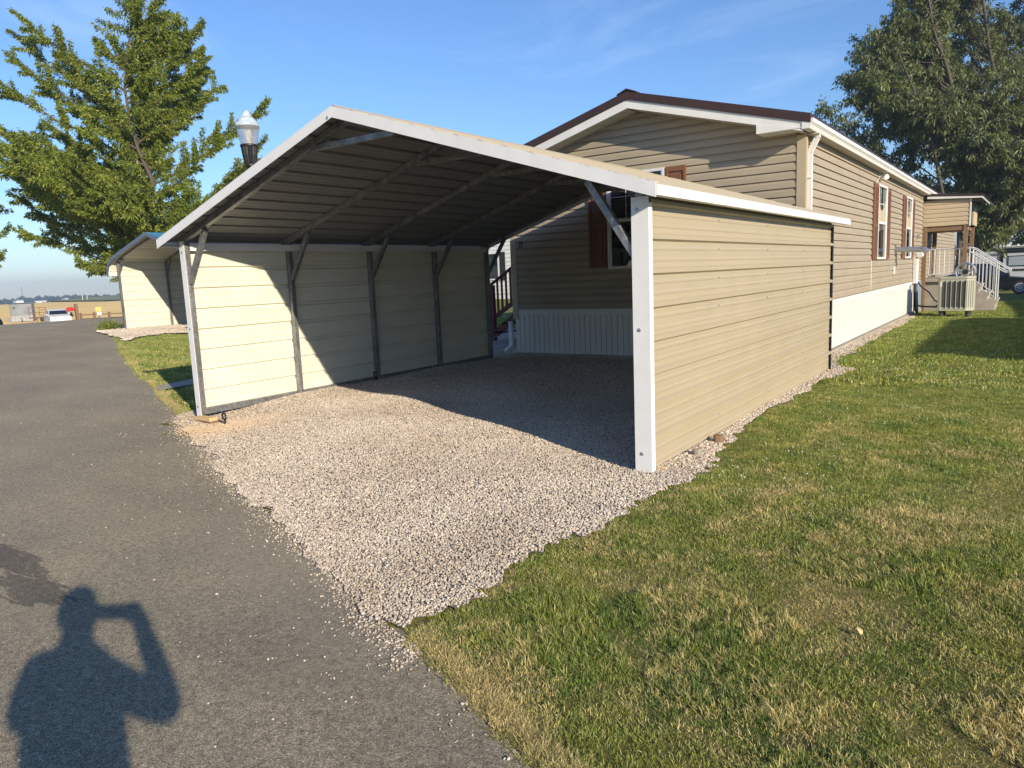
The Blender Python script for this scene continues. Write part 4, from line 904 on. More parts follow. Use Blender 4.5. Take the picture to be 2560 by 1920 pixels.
# ================================================================== parked car and camper trailer on the right
def wheel(par, c, r, w, ax, mat_rim):
    t = MB(); prof = [(r * .62, -w / 2), (r * .93, -w / 2), (r, -w / 2 + .03), (r, w / 2 - .03), (r * .93, w / 2), (r * .62, w / 2)]
    tt = MB().lathe(prof, (0, 0, 0), 28)
    def rot(m_):
        for i, v in enumerate(m_.v): m_.v[i] = (c[0] + v[0], c[1] + v[2], c[2] + v[1]) if ax == 1 else (c[0] + v[2], c[1] + v[0], c[2] + v[1])
        return m_
    wl = rot(tt).build('wheel', M['dark'], par, 0, True)
    rm = MB()
    for sg in (-1, 1):
        rm.tube([(r * .60 * math.cos(t_), r * .60 * math.sin(t_), sg * w * .52) for t_ in np.linspace(0, 6.2832, 29)], .02, 6, cap=False)
        for i in range(10):
            a = i * math.pi / 5; rm.beam((.03 * math.cos(a), .03 * math.sin(a), sg * w * .54), (r * .6 * math.cos(a), r * .6 * math.sin(a), sg * w * .52), .036, .03, (0, 0, 1))
    rot(rm).build('rim', mat_rim, wl); return wl
def car(par, x0, y0, zg, L, W, H, paint, d=1):
    # side profile along x (front towards +x when d=1)
    lower = [(0.02, .30), (0.0, .62), (.06, .92), (.16, .97), (.60, .985), (.72, .90), (.93, .80), (.99, .66), (1.0, .34), (.96, .26), (.04, .26)]
    cab = [(.05, .94), (.16, 1.46 / 1.6 * 1), (.26, 1.0), (.50, 1.0), (.60, .88), (.725, .565)]
    fx = (lambda t: x0 + t * L) if d > 0 else (lambda t: x0 + (1 - t) * L)
    sec = 9; V = []; F = []; prof = [(t, zz) for t, zz in lower]
    n_ = len(prof)
    for j, (yy, ins, dz) in enumerate(((-.5, .02, 0), (-.47, .0, .0), (0, -.0, .015), (.47, .0, .0), (.5, .02, 0))):
        for t, zz in prof:
            cz = zz * 1.0; tt = .5 + (t - .5) * (1 - ins); V.append((fx(tt), y0 + yy * W, zg + cz + (dz if zz > .7 else 0)))
    for j in range(4):
        for i in range(n_): F.append((j * n_ + i, j * n_ + (i + 1) % n_, (j + 1) * n_ + (i + 1) % n_, (j + 1) * n_ + i))
    F.append(tuple(range(n_))); F.append(tuple(4 * n_ + i for i in range(n_)))
    MB().add(V, F).build('body', paint, par, .03)
    P = [(.06, .96), (.15, H - .10), (.24, H), (.50, H - .01), (.58, H - .07), (.735, .93)]
    V = []; 
    for yy, s in ((-.46, 0), (-.40, 1), (.40, 1), (.46, 0)):
        for t, zz in P:
            up = (zz - .93) / (H - .93); V.append((fx(t), y0 + W * (yy if s == 0 else yy), zg + zz))
    n2 = len(P); V = []
    for t, zz in P:
        up = (zz - .93) / (H - .93); hw = W * (.475 - .085 * up); V += [(fx(t), y0 - hw, zg + zz), (fx(t), y0 + hw, zg + zz)]
    F = [(2 * i, 2 * i + 2, 2 * i + 3, 2 * i + 1) for i in range(n2 - 1)] + [tuple(2 * i for i in range(n2)), tuple(2 * i + 1 for i in range(n2))[::-1], (0, 1, 2 * n2 - 1, 2 * n2 - 2)]
    MB().add(V, F).build('cabin', paint, par, .03)
    for s in (-1, 1):
        for (ta, tb, tc_, td) in ((.12, .18, .36, .37), (.385, .385, .57, .68)):
            q = []
            for t, zz in ((ta if ta > .3 else ta + .0, 1.0), (tb, H - .12), (tc_, H - .12), (td, 1.0)):
                up = (zz - .93) / (H - .93); hw = W * (.475 - .085 * up) + .006; q.append((fx(t), y0 + s * hw, zg + zz))
            q2 = [(a, b_ - s * .01, c_) for a, b_, c_ in q]; MB().add(q + q2, [(0, 1, 2, 3), (7, 6, 5, 4), (0, 4, 5, 1), (1, 5, 6, 2), (2, 6, 7, 3), (3, 7, 4, 0)]).build('side_window', M['glass'], par)
    a = .595; b_ = .715
    q = [(fx(a), y0 - W * .385, zg + H - .10), (fx(a), y0 + W * .385, zg + H - .10), (fx(b_ + .012), y0 + W * .44, zg + .98), (fx(b_ + .012), y0 - W * .44, zg + .98)]; q = [(v[0] + d * .02, v[1], v[2] + .02) for v in q]
    q2 = [(v[0] - d * .02, v[1], v[2] - .02) for v in q]; MB().add(q + q2, [(0, 1, 2, 3), (7, 6, 5, 4), (0, 4, 5, 1), (1, 5, 6, 2), (2, 6, 7, 3), (3, 7, 4, 0)]).build('windscreen', M['glass'], par)
    for s in (-1, 1):
        MB().box(min(fx(.985), fx(1.003)), max(fx(.985), fx(1.003)), y0 + s * W * .36 - .14, y0 + s * W * .36 + .14, zg + .62, zg + .74).build('headlight', M['lid'], par, .01)
        MB().box(min(fx(.60), fx(.645)), max(fx(.60), fx(.645)), y0 + s * W * .53 - .06, y0 + s * W * .53 + .06, zg + .95, zg + 1.07).build('wing_mirror', paint, par, .02)
        for t in (.17, .83): wheel(par, (fx(t), y0 + s * (W * .5 - .10), zg + .345), .345, .23, 1, M['chrome'])
zc = Gf(1.5, 41.0)
cr_ = thing('parked_car', 'dark parked car seen from the side behind the porch steps', 'car', (-.3, 41, zc)); car(cr_, -2.30, 41.6, zc, 4.65, 1.85, 1.60, M['carblack'])
zv = Gf(3, 52)
rv = thing('camper_trailer', 'white camper trailer with dark trim behind the dark parked car', 'camper', (2.5, 52, zv))
MB().box(-1.6, 6.2, 51.0, 53.4, zv + .5, 1.86).build('body', M['rvwhite'], rv, .06)
for k in range(16): MB().box(-1.58, 6.18, 50.985, 50.999, zv + .62 + k * .125, zv + .715 + k * .125).build('siding_board', M['rvwhite'], rv)
MB().box(-1.62, 6.22, 50.95, 53.45, 1.865, 1.93).build('roof', M['vinylwhite'], rv, .01)
MB().box(-1.6, 6.2, 50.955, 50.984, 1.66, 1.80).build('stripe', M['carblack'], rv)
MB().box(.35, 6.2, 50.90, 50.955, .42, 1.62).build('slide_trim', M['carblack'], rv)
MB().box(.50, 6.2, 50.84, 50.90, .50, 1.50).build('slide_out', M['rvwhite'], rv)
w = MB().box(.72, 3.2, 50.80, 50.84, .66, 1.32).build('window', M['carblack'], rv, .02); MB().box(.78, 3.14, 50.79, 50.80, .72, 1.26).build('pane', M['rvglass'], w)
MB().box(.1, 6.0, 50.72, 50.83, 1.56, 1.64).build('awning', M['carblack'], rv, .02)
for xx, ww in ((-.6, .15), (.35, .4), (1.15, .12), (1.7, .3)): MB().box(xx, xx + ww, 52, 52.5, 1.935, 2.02).build('roof_vent', M['vinylwhite'], rv, .02)
for xx in (2.6, 3.4): wheel(rv, (xx, 51.2, zv + .33), .33, .22, 1, M['silver'])

# ================================================================== second carport, blue roof
c2 = thing('carport', 'older blue roofed carport with cream inside walls at the far left of the lawn', 'carport', (-18.2, 9.5, .22))
CX0, CX1, CY0, CY1, CZ = -20.42, -16.10, 6.85, 12.9, .23
RX, RZ = (CX0 + CX1) / 2, 2.99
def rnd(s):
    # rounded eave profile from ridge to the lower lip
    pts = [(0, RZ), (.5, RZ - .145), (1.2, RZ - .35), (1.75, RZ - .51), (2.05, RZ - .62), (2.24, RZ - .76), (2.33, RZ - .95), (2.345, RZ - 1.10)]
    return [(RX + s * u, z) for u, z in pts]
for s in (1, -1):
    P = rnd(s); mb = MB()
    for i in range(len(P) - 1):
        a, b_ = P[i], P[i + 1]; n_ = max(1, int(round(math.hypot(a[0] - b_[0], a[1] - b_[1]) / .228)))
        for k in range(n_):
            p0 = (a[0] + (b_[0] - a[0]) * k / n_, a[1] + (b_[1] - a[1]) * k / n_); p1 = (a[0] + (b_[0] - a[0]) * (k + 1) / n_, a[1] + (b_[1] - a[1]) * (k + 1) / n_)
            mb.add([(p0[0], CY0 - .2, p0[1]), (p1[0], CY0 - .2, p1[1]), (p1[0], CY1 + .2, p1[1]), (p0[0], CY1 + .2, p0[1])], [(0, 1, 2, 3)], 0)
            q0 = (p0[0], p0[1] - .006); q1 = (p1[0], p1[1] - .006) if abs(p0[0] - p1[0]) > .05 else (p1[0] - s * .006, p1[1])
            mb.add([(q0[0], CY0 - .2, q0[1]), (q1[0], CY0 - .2, q1[1]), (q1[0], CY1 + .2, q1[1]), (q0[0], CY1 + .2, q0[1])], [(3, 2, 1, 0)], 1)
            d_ = Vector((p1[0] - p0[0], 0, p1[1] - p0[1])).normalized(); e_ = Vector((-d_.z, 0, d_.x)) * (1 if s > 0 else -1)
            if e_.z < 0 and abs(d_.x) > .3: e_ = -e_
            c_ = Vector((p0[0], 0, p0[1])); mb.beam((c_.x + e_.x * .006, CY0 - .2, c_.z + e_.z * .006), (c_.x + e_.x * .006, CY1 + .2, c_.z + e_.z * .006), .045, .02, tuple(e_), 0)
            mb.beam((c_.x - e_.x * .012, CY0 - .19, c_.z - e_.z * .012), (c_.x - e_.x * .012, CY1 + .19, c_.z - e_.z * .012), .02, .008, tuple(e_), 1)
    mb.build('roof_panel', [M['bluemetal'], M['cream']], c2)
    mb = MB()
    for i in range(len(P) - 1): mb.beam((P[i][0], CY0 - .21, P[i][1] - .02), (P[i + 1][0], CY0 - .21, P[i + 1][1] - .02), .014, .10, (0, 0, 1) if i < 5 else (1, 0, 0))
    mb.build('rake_trim', M['bluetrim'], c2)
for xw, nx_ in ((CX0, -1), (CX1, 1)):
    z_ = CZ
    for j in range(3):
        h_ = .914 if j < 2 else .24
        corr('wall_panel', (xw, CY0 + .03, z_), (0, 0, 1), (nx_, 0, 0), (0, 1, 0), h_ - .003, CY1 - CY0, [r_ for r_ in (.2286, .457, .686, .90) if r_ < h_ - .0], [M['tan'] if nx_ > 0 else M['cream'], M['cream']], c2, True); z_ += .914
    for y in (CY0 + .02, CY0 + 1.53, CY0 + 3.04, CY0 + 4.55, CY1 - .03):
        xx = xw - nx_ * .035; MB().box(xx - .03, xx + .03, y - .03, y + .03, CZ - .05, RZ - .62).build('post', M['galv'], c2)
        MB().beam((xx - nx_ * .02, y, 1.95), (xx - nx_ * .30, y, RZ - .62), .05, .05, (0, 1, 0)).build('knee_brace', M['galv'], c2)
        MB().beam((xx - nx_ * .0, y, RZ - .70), (xx - nx_ * .35, y, RZ - .56), .05, .05, (0, 1, 0)).build('rafter_end', M['galv'], c2)
        MB().beam((xx - nx_ * .2, y, RZ - .61), (RX, y, RZ - .065), .05, .055, (0, 1, 0)).build('rafter', M['galv'], c2)
    MB().box(xw - nx_ * .035 - .03, xw - nx_ * .035 + .03, CY0, CY1, CZ - .04, CZ + .02).build('base_rail', M['galv'], c2)
# rear end wall of the blue carport
z_ = CZ
for j in range(2):
    corr('wall_panel', (CX0 + .05, CY1 - .02, z_), (0, 0, 1), (0, 1, 0), (1, 0, 0), .911, CX1 - CX0 - .1, (.2286, .457, .686, .90), [M['tan'], M['cream']], c2); z_ += .914

# ================================================================== street lamp
LX, LY = -9.04, 3.59; lz = Gf(LX, LY)
lp = thing('street_lamp', 'black fluted street lamp with acorn glass globe behind the carport roof', 'street lamp', (LX, LY, lz))
MB().lathe([(.20, 0), (.20, .10), (.14, .16), (.12, .7), (.075, .8), (.055, 1.0), (.05, 3.0 - lz), (.06, 3.02 - lz)], (LX, LY, lz), 20).build('pole', M['black'], lp, 0, True)
MB().lathe([(.075, 3.20), (.08, 3.26), (.085, 3.40), (.07, 3.41), (.10, 3.44), (.10, 3.47)], (LX, LY, 0), 20).build('neck', M['black'], lp, 0, True)
MB().lathe([(.052, 2.9), (.052, 3.2), (.075, 3.21)], (LX, LY, 0), 16).build('collar', M['black'], lp, 0, True)
MB().lathe([(.075, 3.41), (.10, 3.50), (.125, 3.62), (.14, 3.76), (.135, 3.77)], (LX, LY, 0), 36, flute=.10).build('fluted_cup', M['black'], lp)
MB().lathe([(.148, 3.765), (.152, 3.78), (.148, 3.80), (.135, 3.805)], (LX, LY, 0), 24).build('cup_rim', M['black'], lp, 0, True)
MB().lathe([(.13, 3.805), (.145, 3.86), (.17, 3.96), (.192, 4.06), (.195, 4.10)], (LX, LY, 0), 48, flute=.025).build('globe', M['globe'], lp, 0)
MB().lathe([(.195, 4.10), (.20, 4.12), (.185, 4.16), (.15, 4.21), (.11, 4.25), (.08, 4.27), (.072, 4.30), (.055, 4.34), (.03, 4.37), (.01, 4.38)], (LX, LY, 0), 28).build('globe_lid', M['lid'], lp, 0, True)
MB().lathe([(.03, 3.81), (.035, 3.9), (.05, 3.95), (.05, 4.02), (.03, 4.05)], (LX, LY, 0), 14).build('bulb', M['vinylwhite'], lp, 0, True)

# ================================================================== far left: trailers, car, fence, field, wood
t1 = thing('enclosed_trailer', 'silver enclosed cargo trailer parked at the far end of the asphalt', 'trailer', (-89, 30.5, Gf(-89, 30.5)))
ty = Vector((.42, .907, 0)).normalized(); tx = Vector((ty.y, -ty.x, 0))   # front face lies along ty, faces tx
TB = Vector((-88.6, 29.3, -1.30))
def obox(par, name, o_, u, v, a0, a1, b0, b1, z0, z1, mat, bev=.0):
    V = [o_ + u * a + v * b_ + Vector((0, 0, z)) for z in (z0, z1) for a, b_ in ((a0, b0), (a1, b0), (a1, b1), (a0, b1))]
    return MB().add(V, [(0, 3, 2, 1), (4, 5, 6, 7), (0, 1, 5, 4), (1, 2, 6, 5), (2, 3, 7, 6), (3, 0, 4, 7)]).build(name, mat, par, bev)
obox(t1, 'body', TB, ty, -tx, 0, 2.05, 0, 4.5, .0, 1.92, M['trailer'], .04)
obox(t1, 'stone_guard', TB, ty, tx, .03, 2.02, .002, .02, .0, .62, M['galv'])
obox(t1, 'roof_trim', TB, ty, -tx, -.03, 2.08, -.03, 4.52, 1.92, 2.0, M['carblack'], .01)
obox(t1, 'badge', TB, ty, tx, .25, .50, .002, .01, 1.45, 1.56, M['carblack'])
obox(t1, 'tongue', TB, ty, tx, .98, 1.08, .03, 1.2, -.05, .05, M['black']); obox(t1, 'jack', TB, ty, tx, 1.0, 1.08, .9, .98, -.2, .45, M['black'])
obox(t1, 'side_door', TB, ty, -tx, -.012, -.001, 1.2, 2.0, .1, 1.75, M['trailer']); obox(t1, 'step_box', TB, ty, -tx, -.5, -.05, 1.8, 2.5, -.2, .35, M['trailer'])
t2 = thing('utility_trailer', 'rusty open utility trailer with a mesh ramp gate beside the silver trailer', 'trailer', (-80.4, 28.6, Gf(-80, 28.6)))
UB = Vector((-80.6, 27.95, -.85)); 
obox(t2, 'deck', UB, ty, -tx, 0, 3.3, 0, 1.9, .0, .08, M['rust'])
for a, b_, c_, d_ in ((0, .05, .08, 1.15), (.9, .95, .08, 1.1), (1.45, 1.5, .1, 1.08)): obox(t2, 'rail_post', UB, ty, -tx, a, b_, 0, .05, c_, d_, M['rust'])
for z in (.08, .55, 1.05): obox(t2, 'rail', UB, ty, -tx, 0, 1.5, 0, .04, z, z + .05, M['rust'])
for z in (.25, .8): obox(t2, 'gate_rung', UB, ty, -tx, 1.0, 1.45, .0, .04, z, z + .05, M['rust'])
for yy in (.6, 2.4): obox(t2, 'leg', UB, ty, -tx, yy, yy + .07, .2, .27, -.35, .0, M['rust'])
obox(t2, 'wheel', UB, ty, -tx, .9, 1.5, .1, .3, -.35, .15, M['dark'], .1)
zc = -1.42; wc = thing('parked_car', 'white parked car seen nearly head on beyond the crest of the asphalt', 'car', (-75.2, 28.3, zc)); car(wc, -77.45, 28.3, zc, 4.5, 1.78, 1.42, M['carwhite']); wc.rotation_euler = (0, 0, rad(-16))
zc = -1.35; bc = thing('parked_car', 'dark hatchback cut by the left edge of the picture', 'car', (-75, 20.5, zc)); car(bc, -72.8, 20.3, zc, 4.3, 1.8, 1.75, M['carblack'], -1)
FG = lambda x, y: Gf(x, y)
rf = thing('rail_fence', 'low weathered post and rail fence along the edge of the wheat field', 'fence', (-74, 32, -1.2))
fpts = [(-76.15, 30.91), (-75.02, 31.69), (-73.88, 32.59), (-72.60, 33.44), (-71.32, 34.36), (-69.90, 35.28), (-68.48, 36.28), (-67.0, 37.3)]  # fence, post, sign and flower numbers here are scaled outward from the camera
for i, (x, y) in enumerate(fpts): MB().box(x - .09, x + .09, y - .09, y + .09, -1.9, -.48 + .03 * (i % 2)).build('post', M['wood'], rf)
for (a, b_) in zip(fpts[:-1], fpts[1:]): MB().beam((a[0], a[1], -.68), (b_[0], b_[1], -.70), .07, .12).build('rail', M['wood'], rf); MB().beam((a[0], a[1], -1.10), (b_[0], b_[1], -1.10), .07, .12).build('rail', M['wood'], rf)
o = MB().box(-76.78, -76.50, 30.62, 30.90, -1.9, .44).build('wood_post', M['wood'], None, .01); tag(o, 'tall thick wood post at the left end of the rail fence', 'post')
def sign(x, y, z0, z1, w, mat, lab, dots):
    t = thing('garden_sign', lab, 'sign', (x, y, z0)); a = Vector((.42, .907, 0)) * w / 2
    MB().beam((x - a.x, y - a.y, (z0 + z1) / 2), (x + a.x, y + a.y, (z0 + z1) / 2), .02, z1 - z0).build('board', mat, t)
    MB().box(x - .08, x - .03, y - .02, y + .03, -1.9, z0).build('stake', M['wood'], t)
    for dx_, dz_, r_ in dots:
        c_ = Vector((x + .02, y - .01, 0)) + Vector((.42, .907, 0)) * dx_; MB().tube([(c_.x, c_.y, z0 + dz_), (c_.x + .012, c_.y - .006, z0 + dz_)], r_, 10).build('motif', M['newwood'], t)
sign(-74.31, 31.78, -.39, .03, .46, M['yellow'], 'yellow sign with an orange sunflower shape above the fence', ((0, .29, .10), (-.03, .12, .07), (.06, .10, .05)))
sign(-74.16, 31.76, -.77, -.45, .38, M['vinylwhite'], 'plain white board hung on the rail fence below the yellow sign', ())
fb = thing('flower_bouquet', 'round red flower ball on dark green leaves by the tall wood post', 'flowers', (-76.9, 30.3, -1.2))
r = random.Random(5); mb = MB()
for i in range(34):
    a, b_ = r.uniform(0, 6.28), r.uniform(-.2, 1); q = math.sqrt(max(0, 1 - b_ * b_)); c_ = Vector((-76.8 + .30 * q * math.cos(a), 30.25 + .36 * q * math.sin(a), -.16 + .24 * b_)); s_ = r.uniform(.08, .12)
    mb.lathe([(.01, -s_), (s_, -.3 * s_), (s_ * .9, .4 * s_), (.01, s_)], c_, 6)
mb.build('petals', M['red'], fb, kind='stuff'); mb = MB()
for i in range(60):
    a, b_ = r.uniform(0, 6.28), r.uniform(-1, .4); c_ = Vector((-76.8 + .24 * math.cos(a) * r.random(), 30.25 + .32 * math.sin(a) * r.random(), -.56 + .26 * b_)); mb.beam(c_, c_ + Vector((r.uniform(-.14, .14), r.uniform(-.14, .14), r.uniform(.03, .16))), .09, .014)
mb.build('leaves', M['hedge'], fb, kind='stuff')
# stone bank in front of the far car
mb = MB(); r = random.Random(8)
for i in range(160):
    t = r.random(); x = -75 + 8.5 * t + r.uniform(-.6, .6); y = 25.2 + 5.4 * t + r.uniform(-1.4, 1.4); s_ = r.uniform(.15, .5); z = Gf(x, y) + .10 - .1 * abs(r.gauss(0, 1)); mb.box(x - s_, x + s_, y - s_, y + s_, z - .3, z + r.uniform(.1, .28))
o = mb.build('stone_bank', M['concrete'], None, 0, False, kind='stuff'); tag(o, 'low bank of pale broken stone beyond the asphalt', 'stones')
# wheat field as a standing crop
wp = ragged([(-110, -60), (-86, 5), (-84, 24), (-76, 33.5), (-66, 48), (-60, 240), (-330, 330), (-330, -260)], 6, .25, 4)
sheet('wheat_field', wp, 14, .62, M['wheat'])
hp = [(-250, 118), (-255, 175), (-300, 250), (-420, 300), (-420, 175), (-330, 135)]
o = sheet('green_hill', hp, 9, 0, M['greenfield']); 
for v in o.data.vertices:
    d = math.hypot((v.co.x + 340) / 95, (v.co.y - 215) / 75); v.co.z += 1.0 + 2.2 * float(sstep(1.15 - d))

# ================================================================== trees
def leaf_mesh(name, P, D, size, wid, mat, parent, droop=.5, seed=1):
    """one small bent leaf (4 corners, 2 triangles) at each point; D is the twig direction there"""
    r = np.random.default_rng(seed); n = len(P); P = np.asarray(P); D = np.asarray(D)
    a = D + r.normal(0, .75, (n, 3)); a[:, 2] -= droop; a /= np.linalg.norm(a, axis=1)[:, None] + 1e-6
    s = np.cross(a, r.normal(0, 1, (n, 3)) + np.array([0, 0, .8])); s /= np.linalg.norm(s, axis=1)[:, None] + 1e-6
    nn_ = np.cross(a, s)
    L = (size * r.uniform(.65, 1.3, n))[:, None]; W = L * wid
    off = np.array(parent['_o'])
    v0 = P - off; v1 = P + a * L * .45 + s * W * .5 + nn_ * L * .08 - off; v2 = P + a * L - off; v2[:, 2] -= L[:, 0] * .15; v3 = P + a * L * .45 - s * W * .5 + nn_ * L * .08 - off
    V = np.stack([v0, v1, v2, v3], 1).reshape(-1, 3).astype(np.float32); k = np.arange(n) * 4
    me = bpy.data.meshes.new(name); me.vertices.add(4 * n); me.vertices.foreach_set('co', V.ravel())
    F = np.stack([k, k + 1, k + 2, k, k + 2, k + 3], 1).astype(np.int32).ravel()
    me.loops.add(6 * n); me.loops.foreach_set('vertex_index', F); me.polygons.add(2 * n); me.polygons.foreach_set('loop_start', np.arange(0, 6 * n, 3, dtype=np.int32)); me.update(calc_edges=True); me.validate()
    at = me.attributes.new('tone', 'FLOAT', 'POINT'); at.data.foreach_set('value', np.repeat(np.clip(r.beta(2, 2.6, n), 0, 1), 4).astype(np.float32)); me.materials.append(mat)
    o = bpy.data.objects.new(name, me); COL.objects.link(o); o.parent = parent; o['_o'] = list(parent['_o']); o['kind'] = 'stuff'; return o
def curve_pts(a, b_, up, n=9, wob=.05, r=None):
    a, b_ = np.array(a, float), np.array(b_, float); L = np.linalg.norm(b_ - a); c1 = a + (b_ - a) * .5 + np.array([0, 0, up * L]); r = r or np.random.default_rng(0)
    t = np.linspace(0, 1, n)[:, None]; q = (1 - t) ** 2 * a + 2 * t * (1 - t) * c1 + t * t * b_
    q[1:-1] += r.normal(0, wob * L / 6, (n - 2, 3)); return q
def bearing(P, sub, r, pl, pd, dens, rad0, rad1):
    """leaf points in a sleeve round the polyline P"""
    d = np.diff(P, axis=0); L = np.linalg.norm(d, axis=1)
    for i in range(len(d)):
        n = int(dens * L[i]) + (r.random() < dens * L[i] % 1)
        if n < 1: continue
        t = r.random(n)[:, None]; f = (i + t) / len(d); rr = rad0 + (rad1 - rad0) * f
        u = r.normal(0, 1, (n, 3)); u /= np.linalg.norm(u, axis=1)[:, None]; pl.append(P[i] + d[i] * t + u * rr * r.random((n, 1)) ** .5); pd.append(np.repeat((d[i] / (L[i] + 1e-6))[None], n, 0))
r = np.random.default_rng(21)
MT = [(-28.1, 12.4, .1), (-28.24, 12.53, 2.84), (-28.34, 12.66, 3.88), (-28.57, 12.88, 6.06), (-29.08, 12.73, 7.22), (-29.45, 12.69, 8.46), (-29.7, 12.77, 9.93), (-29.68, 13.09, 11.59), (-29.58, 13.4, 12.92), (-29.61, 13.63, 14.0)]  # maple trunk and listed branch tips come from image pixel positions
TIPS = [(-31.99, 9.74, 12.79), (-33.36, 10.07, 12.4), (-33.96, 10.13, 11.66), (-30.58, 12.18, 11.98), (-30.65, 12.95, 12.24), (-29.24, 14.91, 13.38), (-30.0, 15.32, 12.64), (-26.3, 14.25, 10.61), (-26.82, 15.58, 9.99), (-25.38, 16.74, 9.4), (-24.91, 14.85, 8.2), (-22.99, 14.6, 7.26), (-26.46, 16.93, 7.08), (-24.75, 14.58, 5.92), (-30.15, 10.2, 2.59), (-33.8, 10.82, 4.53), (-33.41, 9.53, 4.29), (-33.39, 9.25, 5.77), (-34.75, 9.96, 6.8), (-31.68, 8.46, 6.79), (-35.78, 9.37, 9.39), (-34.02, 8.76, 8.23), (-32.39, 8.87, 10.17), (-34.25, 10.06, 8.43), (-33.92, 12.3, 12.11), (-26.62, 13.76, 11.27), (-30.01, 14.08, 14.9), (-25.25, 13.87, 3.99), (-27.95, 14.0, 3.17), (-31.15, 11.65, 3.33), (-28.85, 11.0, 4.49), (-29.13, 13.55, 2.88), (-33.36, 11.07, 10.59), (-32.06, 12.12, 10.55), (-30.1, 14.36, 11.45)]
def on_trunk(T, z):
    for a, b_ in zip(T[:-1], T[1:]):
        if a[2] <= z <= b_[2]:
            t = (z - a[2]) / (b_[2] - a[2]); return np.array(a) + (np.array(b_) - np.array(a)) * t
    return np.array(T[-1] if z > T[-1][2] else T[0])
mt = thing('maple_tree', 'large bright green maple tree with upswept leafy branches behind the blue carport', 'tree', (-28.1, 12.4, .1))
tb = MB(); tb.tube(MT, [.17, .12, .10, .085, .07, .06, .05, .035, .025, .012], 10); pl, pd = [], []
tips = list(TIPS)
for i in range(40):   # the rest of the crown, all round
    a = i * 2.399; z = 4.4 + 8.8 * ((i * .618) % 1); R_ = 4.9 * math.sin(math.pi * min(1, max(.12, (z - .3) / 14.5)) ** .85) * r.uniform(.72, 1.0) + .8
    c_ = on_trunk(MT, z); tips.append((c_[0] + R_ * math.cos(a), c_[1] + R_ * math.sin(a), z + r.uniform(-.2, .8)))
for k, tp in enumerate(tips):
    tp = np.array(tp); h = math.hypot(tp[0] + 28.9, tp[1] - 12.8); zb = max(2.2, min(12.2, tp[2] - h * .62 - .3)); base = on_trunk(MT, zb)
    P = curve_pts(base, tp, -.07, 10, .10, r); L = np.linalg.norm(tp - base)
    tb.tube([tuple(p_) for p_ in P], list(np.linspace(.05, .008, len(P))), 5)
    bearing(P[1:], 0, r, pl, pd, 150, .30, .11); bearing(P[-4:], 0, r, pl, pd, 150, .19, .08)
    ns = int(4 + L * 3.0)
    for j in range(ns):
        t = r.uniform(.06, .93); i0 = min(8, int(t * 9)); p0 = P[i0] + (P[i0 + 1] - P[i0]) * (t * 9 - i0)
        d = (tp - base) / L; sd = np.cross(d, r.normal(0, 1, 3)); sd /= np.linalg.norm(sd); dl = d * .75 + sd * .75 + np.array([0, 0, .25]); dl /= np.linalg.norm(dl)
        ln = (1.15 - t * .7) * r.uniform(.7, 1.35) * min(1, L / 3); q = curve_pts(p0, p0 + dl * ln, -.06, 6, .12, r); bearing(q, 0, r, pl, pd, 190, .17, .07)
        if j % 3 == 0: tb.tube([tuple(v_) for v_ in q], list(np.linspace(.016, .005, 6)), 4)
for i in range(110):
    z = r.uniform(3.4, 13.2); c_ = on_trunk(MT, z); a = r.uniform(0, 6.28); d0 = r.uniform(.1, .9) * (1 if z < 10 else .5); p0 = c_ + np.array([math.cos(a), math.sin(a), .1]) * d0; bearing(curve_pts(p0, p0 + np.array([math.cos(a) * 1.0, math.sin(a) * 1.0, r.uniform(.1, .6)]), -.06, 5, .1, r), 0, r, pl, pd, 150, .28, .12)
tb.build('trunk', M['bark'], mt, 0, True)
pl = np.concatenate(pl); pd = np.concatenate(pd); print('maple leaves', len(pl)); leaf_mesh('crown', pl, pd, .135, .38, M['maple'], mt, .75, 2)
# small maple cut by the left edge
lt = thing('maple_tree', 'part of a second maple tree cut off by the left edge of the picture', 'tree', (-37.2, 8.8, 0)); r = np.random.default_rng(4)
T = [(-37.3, 8.6, -.2), (-37.2, 8.8, 2.2), (-37.3, 8.9, 4.5), (-37.4, 8.8, 6.8)]
tb = MB().tube(T, [.12, .09, .06, .02], 8); pl, pd = [], []
tips = [(-35.95, 9.9, 5.5), (-35.75, 9.95, 4.45), (-35.8, 9.75, 3.5), (-36.1, 9.5, 3.2), (-36.57, 9.21, 3.3), (-36.6, 9.4, 5.9)] + [(-37.3 + 1.3 * math.cos(a), 8.8 + 1.3 * math.sin(a), 3 + .45 * (i % 8)) for i, a in enumerate(np.linspace(0, 25, 18))]
for tp in tips:
    tp = np.array(tp); base = on_trunk(T, max(2.0, tp[2] - 1.1)); P = curve_pts(base, tp, -.05, 7, .1, r); tb.tube([tuple(v_) for v_ in P], list(np.linspace(.025, .006, 7)), 4); bearing(P[1:], 0, r, pl, pd, 160, .26, .12)
    for j in range(4):
        p0 = P[r.integers(2, 6)]; dl = r.normal(0, 1, 3); dl[2] = abs(dl[2]) * .3; dl /= np.linalg.norm(dl); bearing(curve_pts(p0, p0 + dl * .6, 0, 4, .1, r), 0, r, pl, pd, 130, .16, .08)
tb.build('trunk', M['bark'], lt, 0, True); leaf_mesh('crown', np.concatenate(pl), np.concatenate(pd), .14, .42, M['maple'], lt, .6, 3)

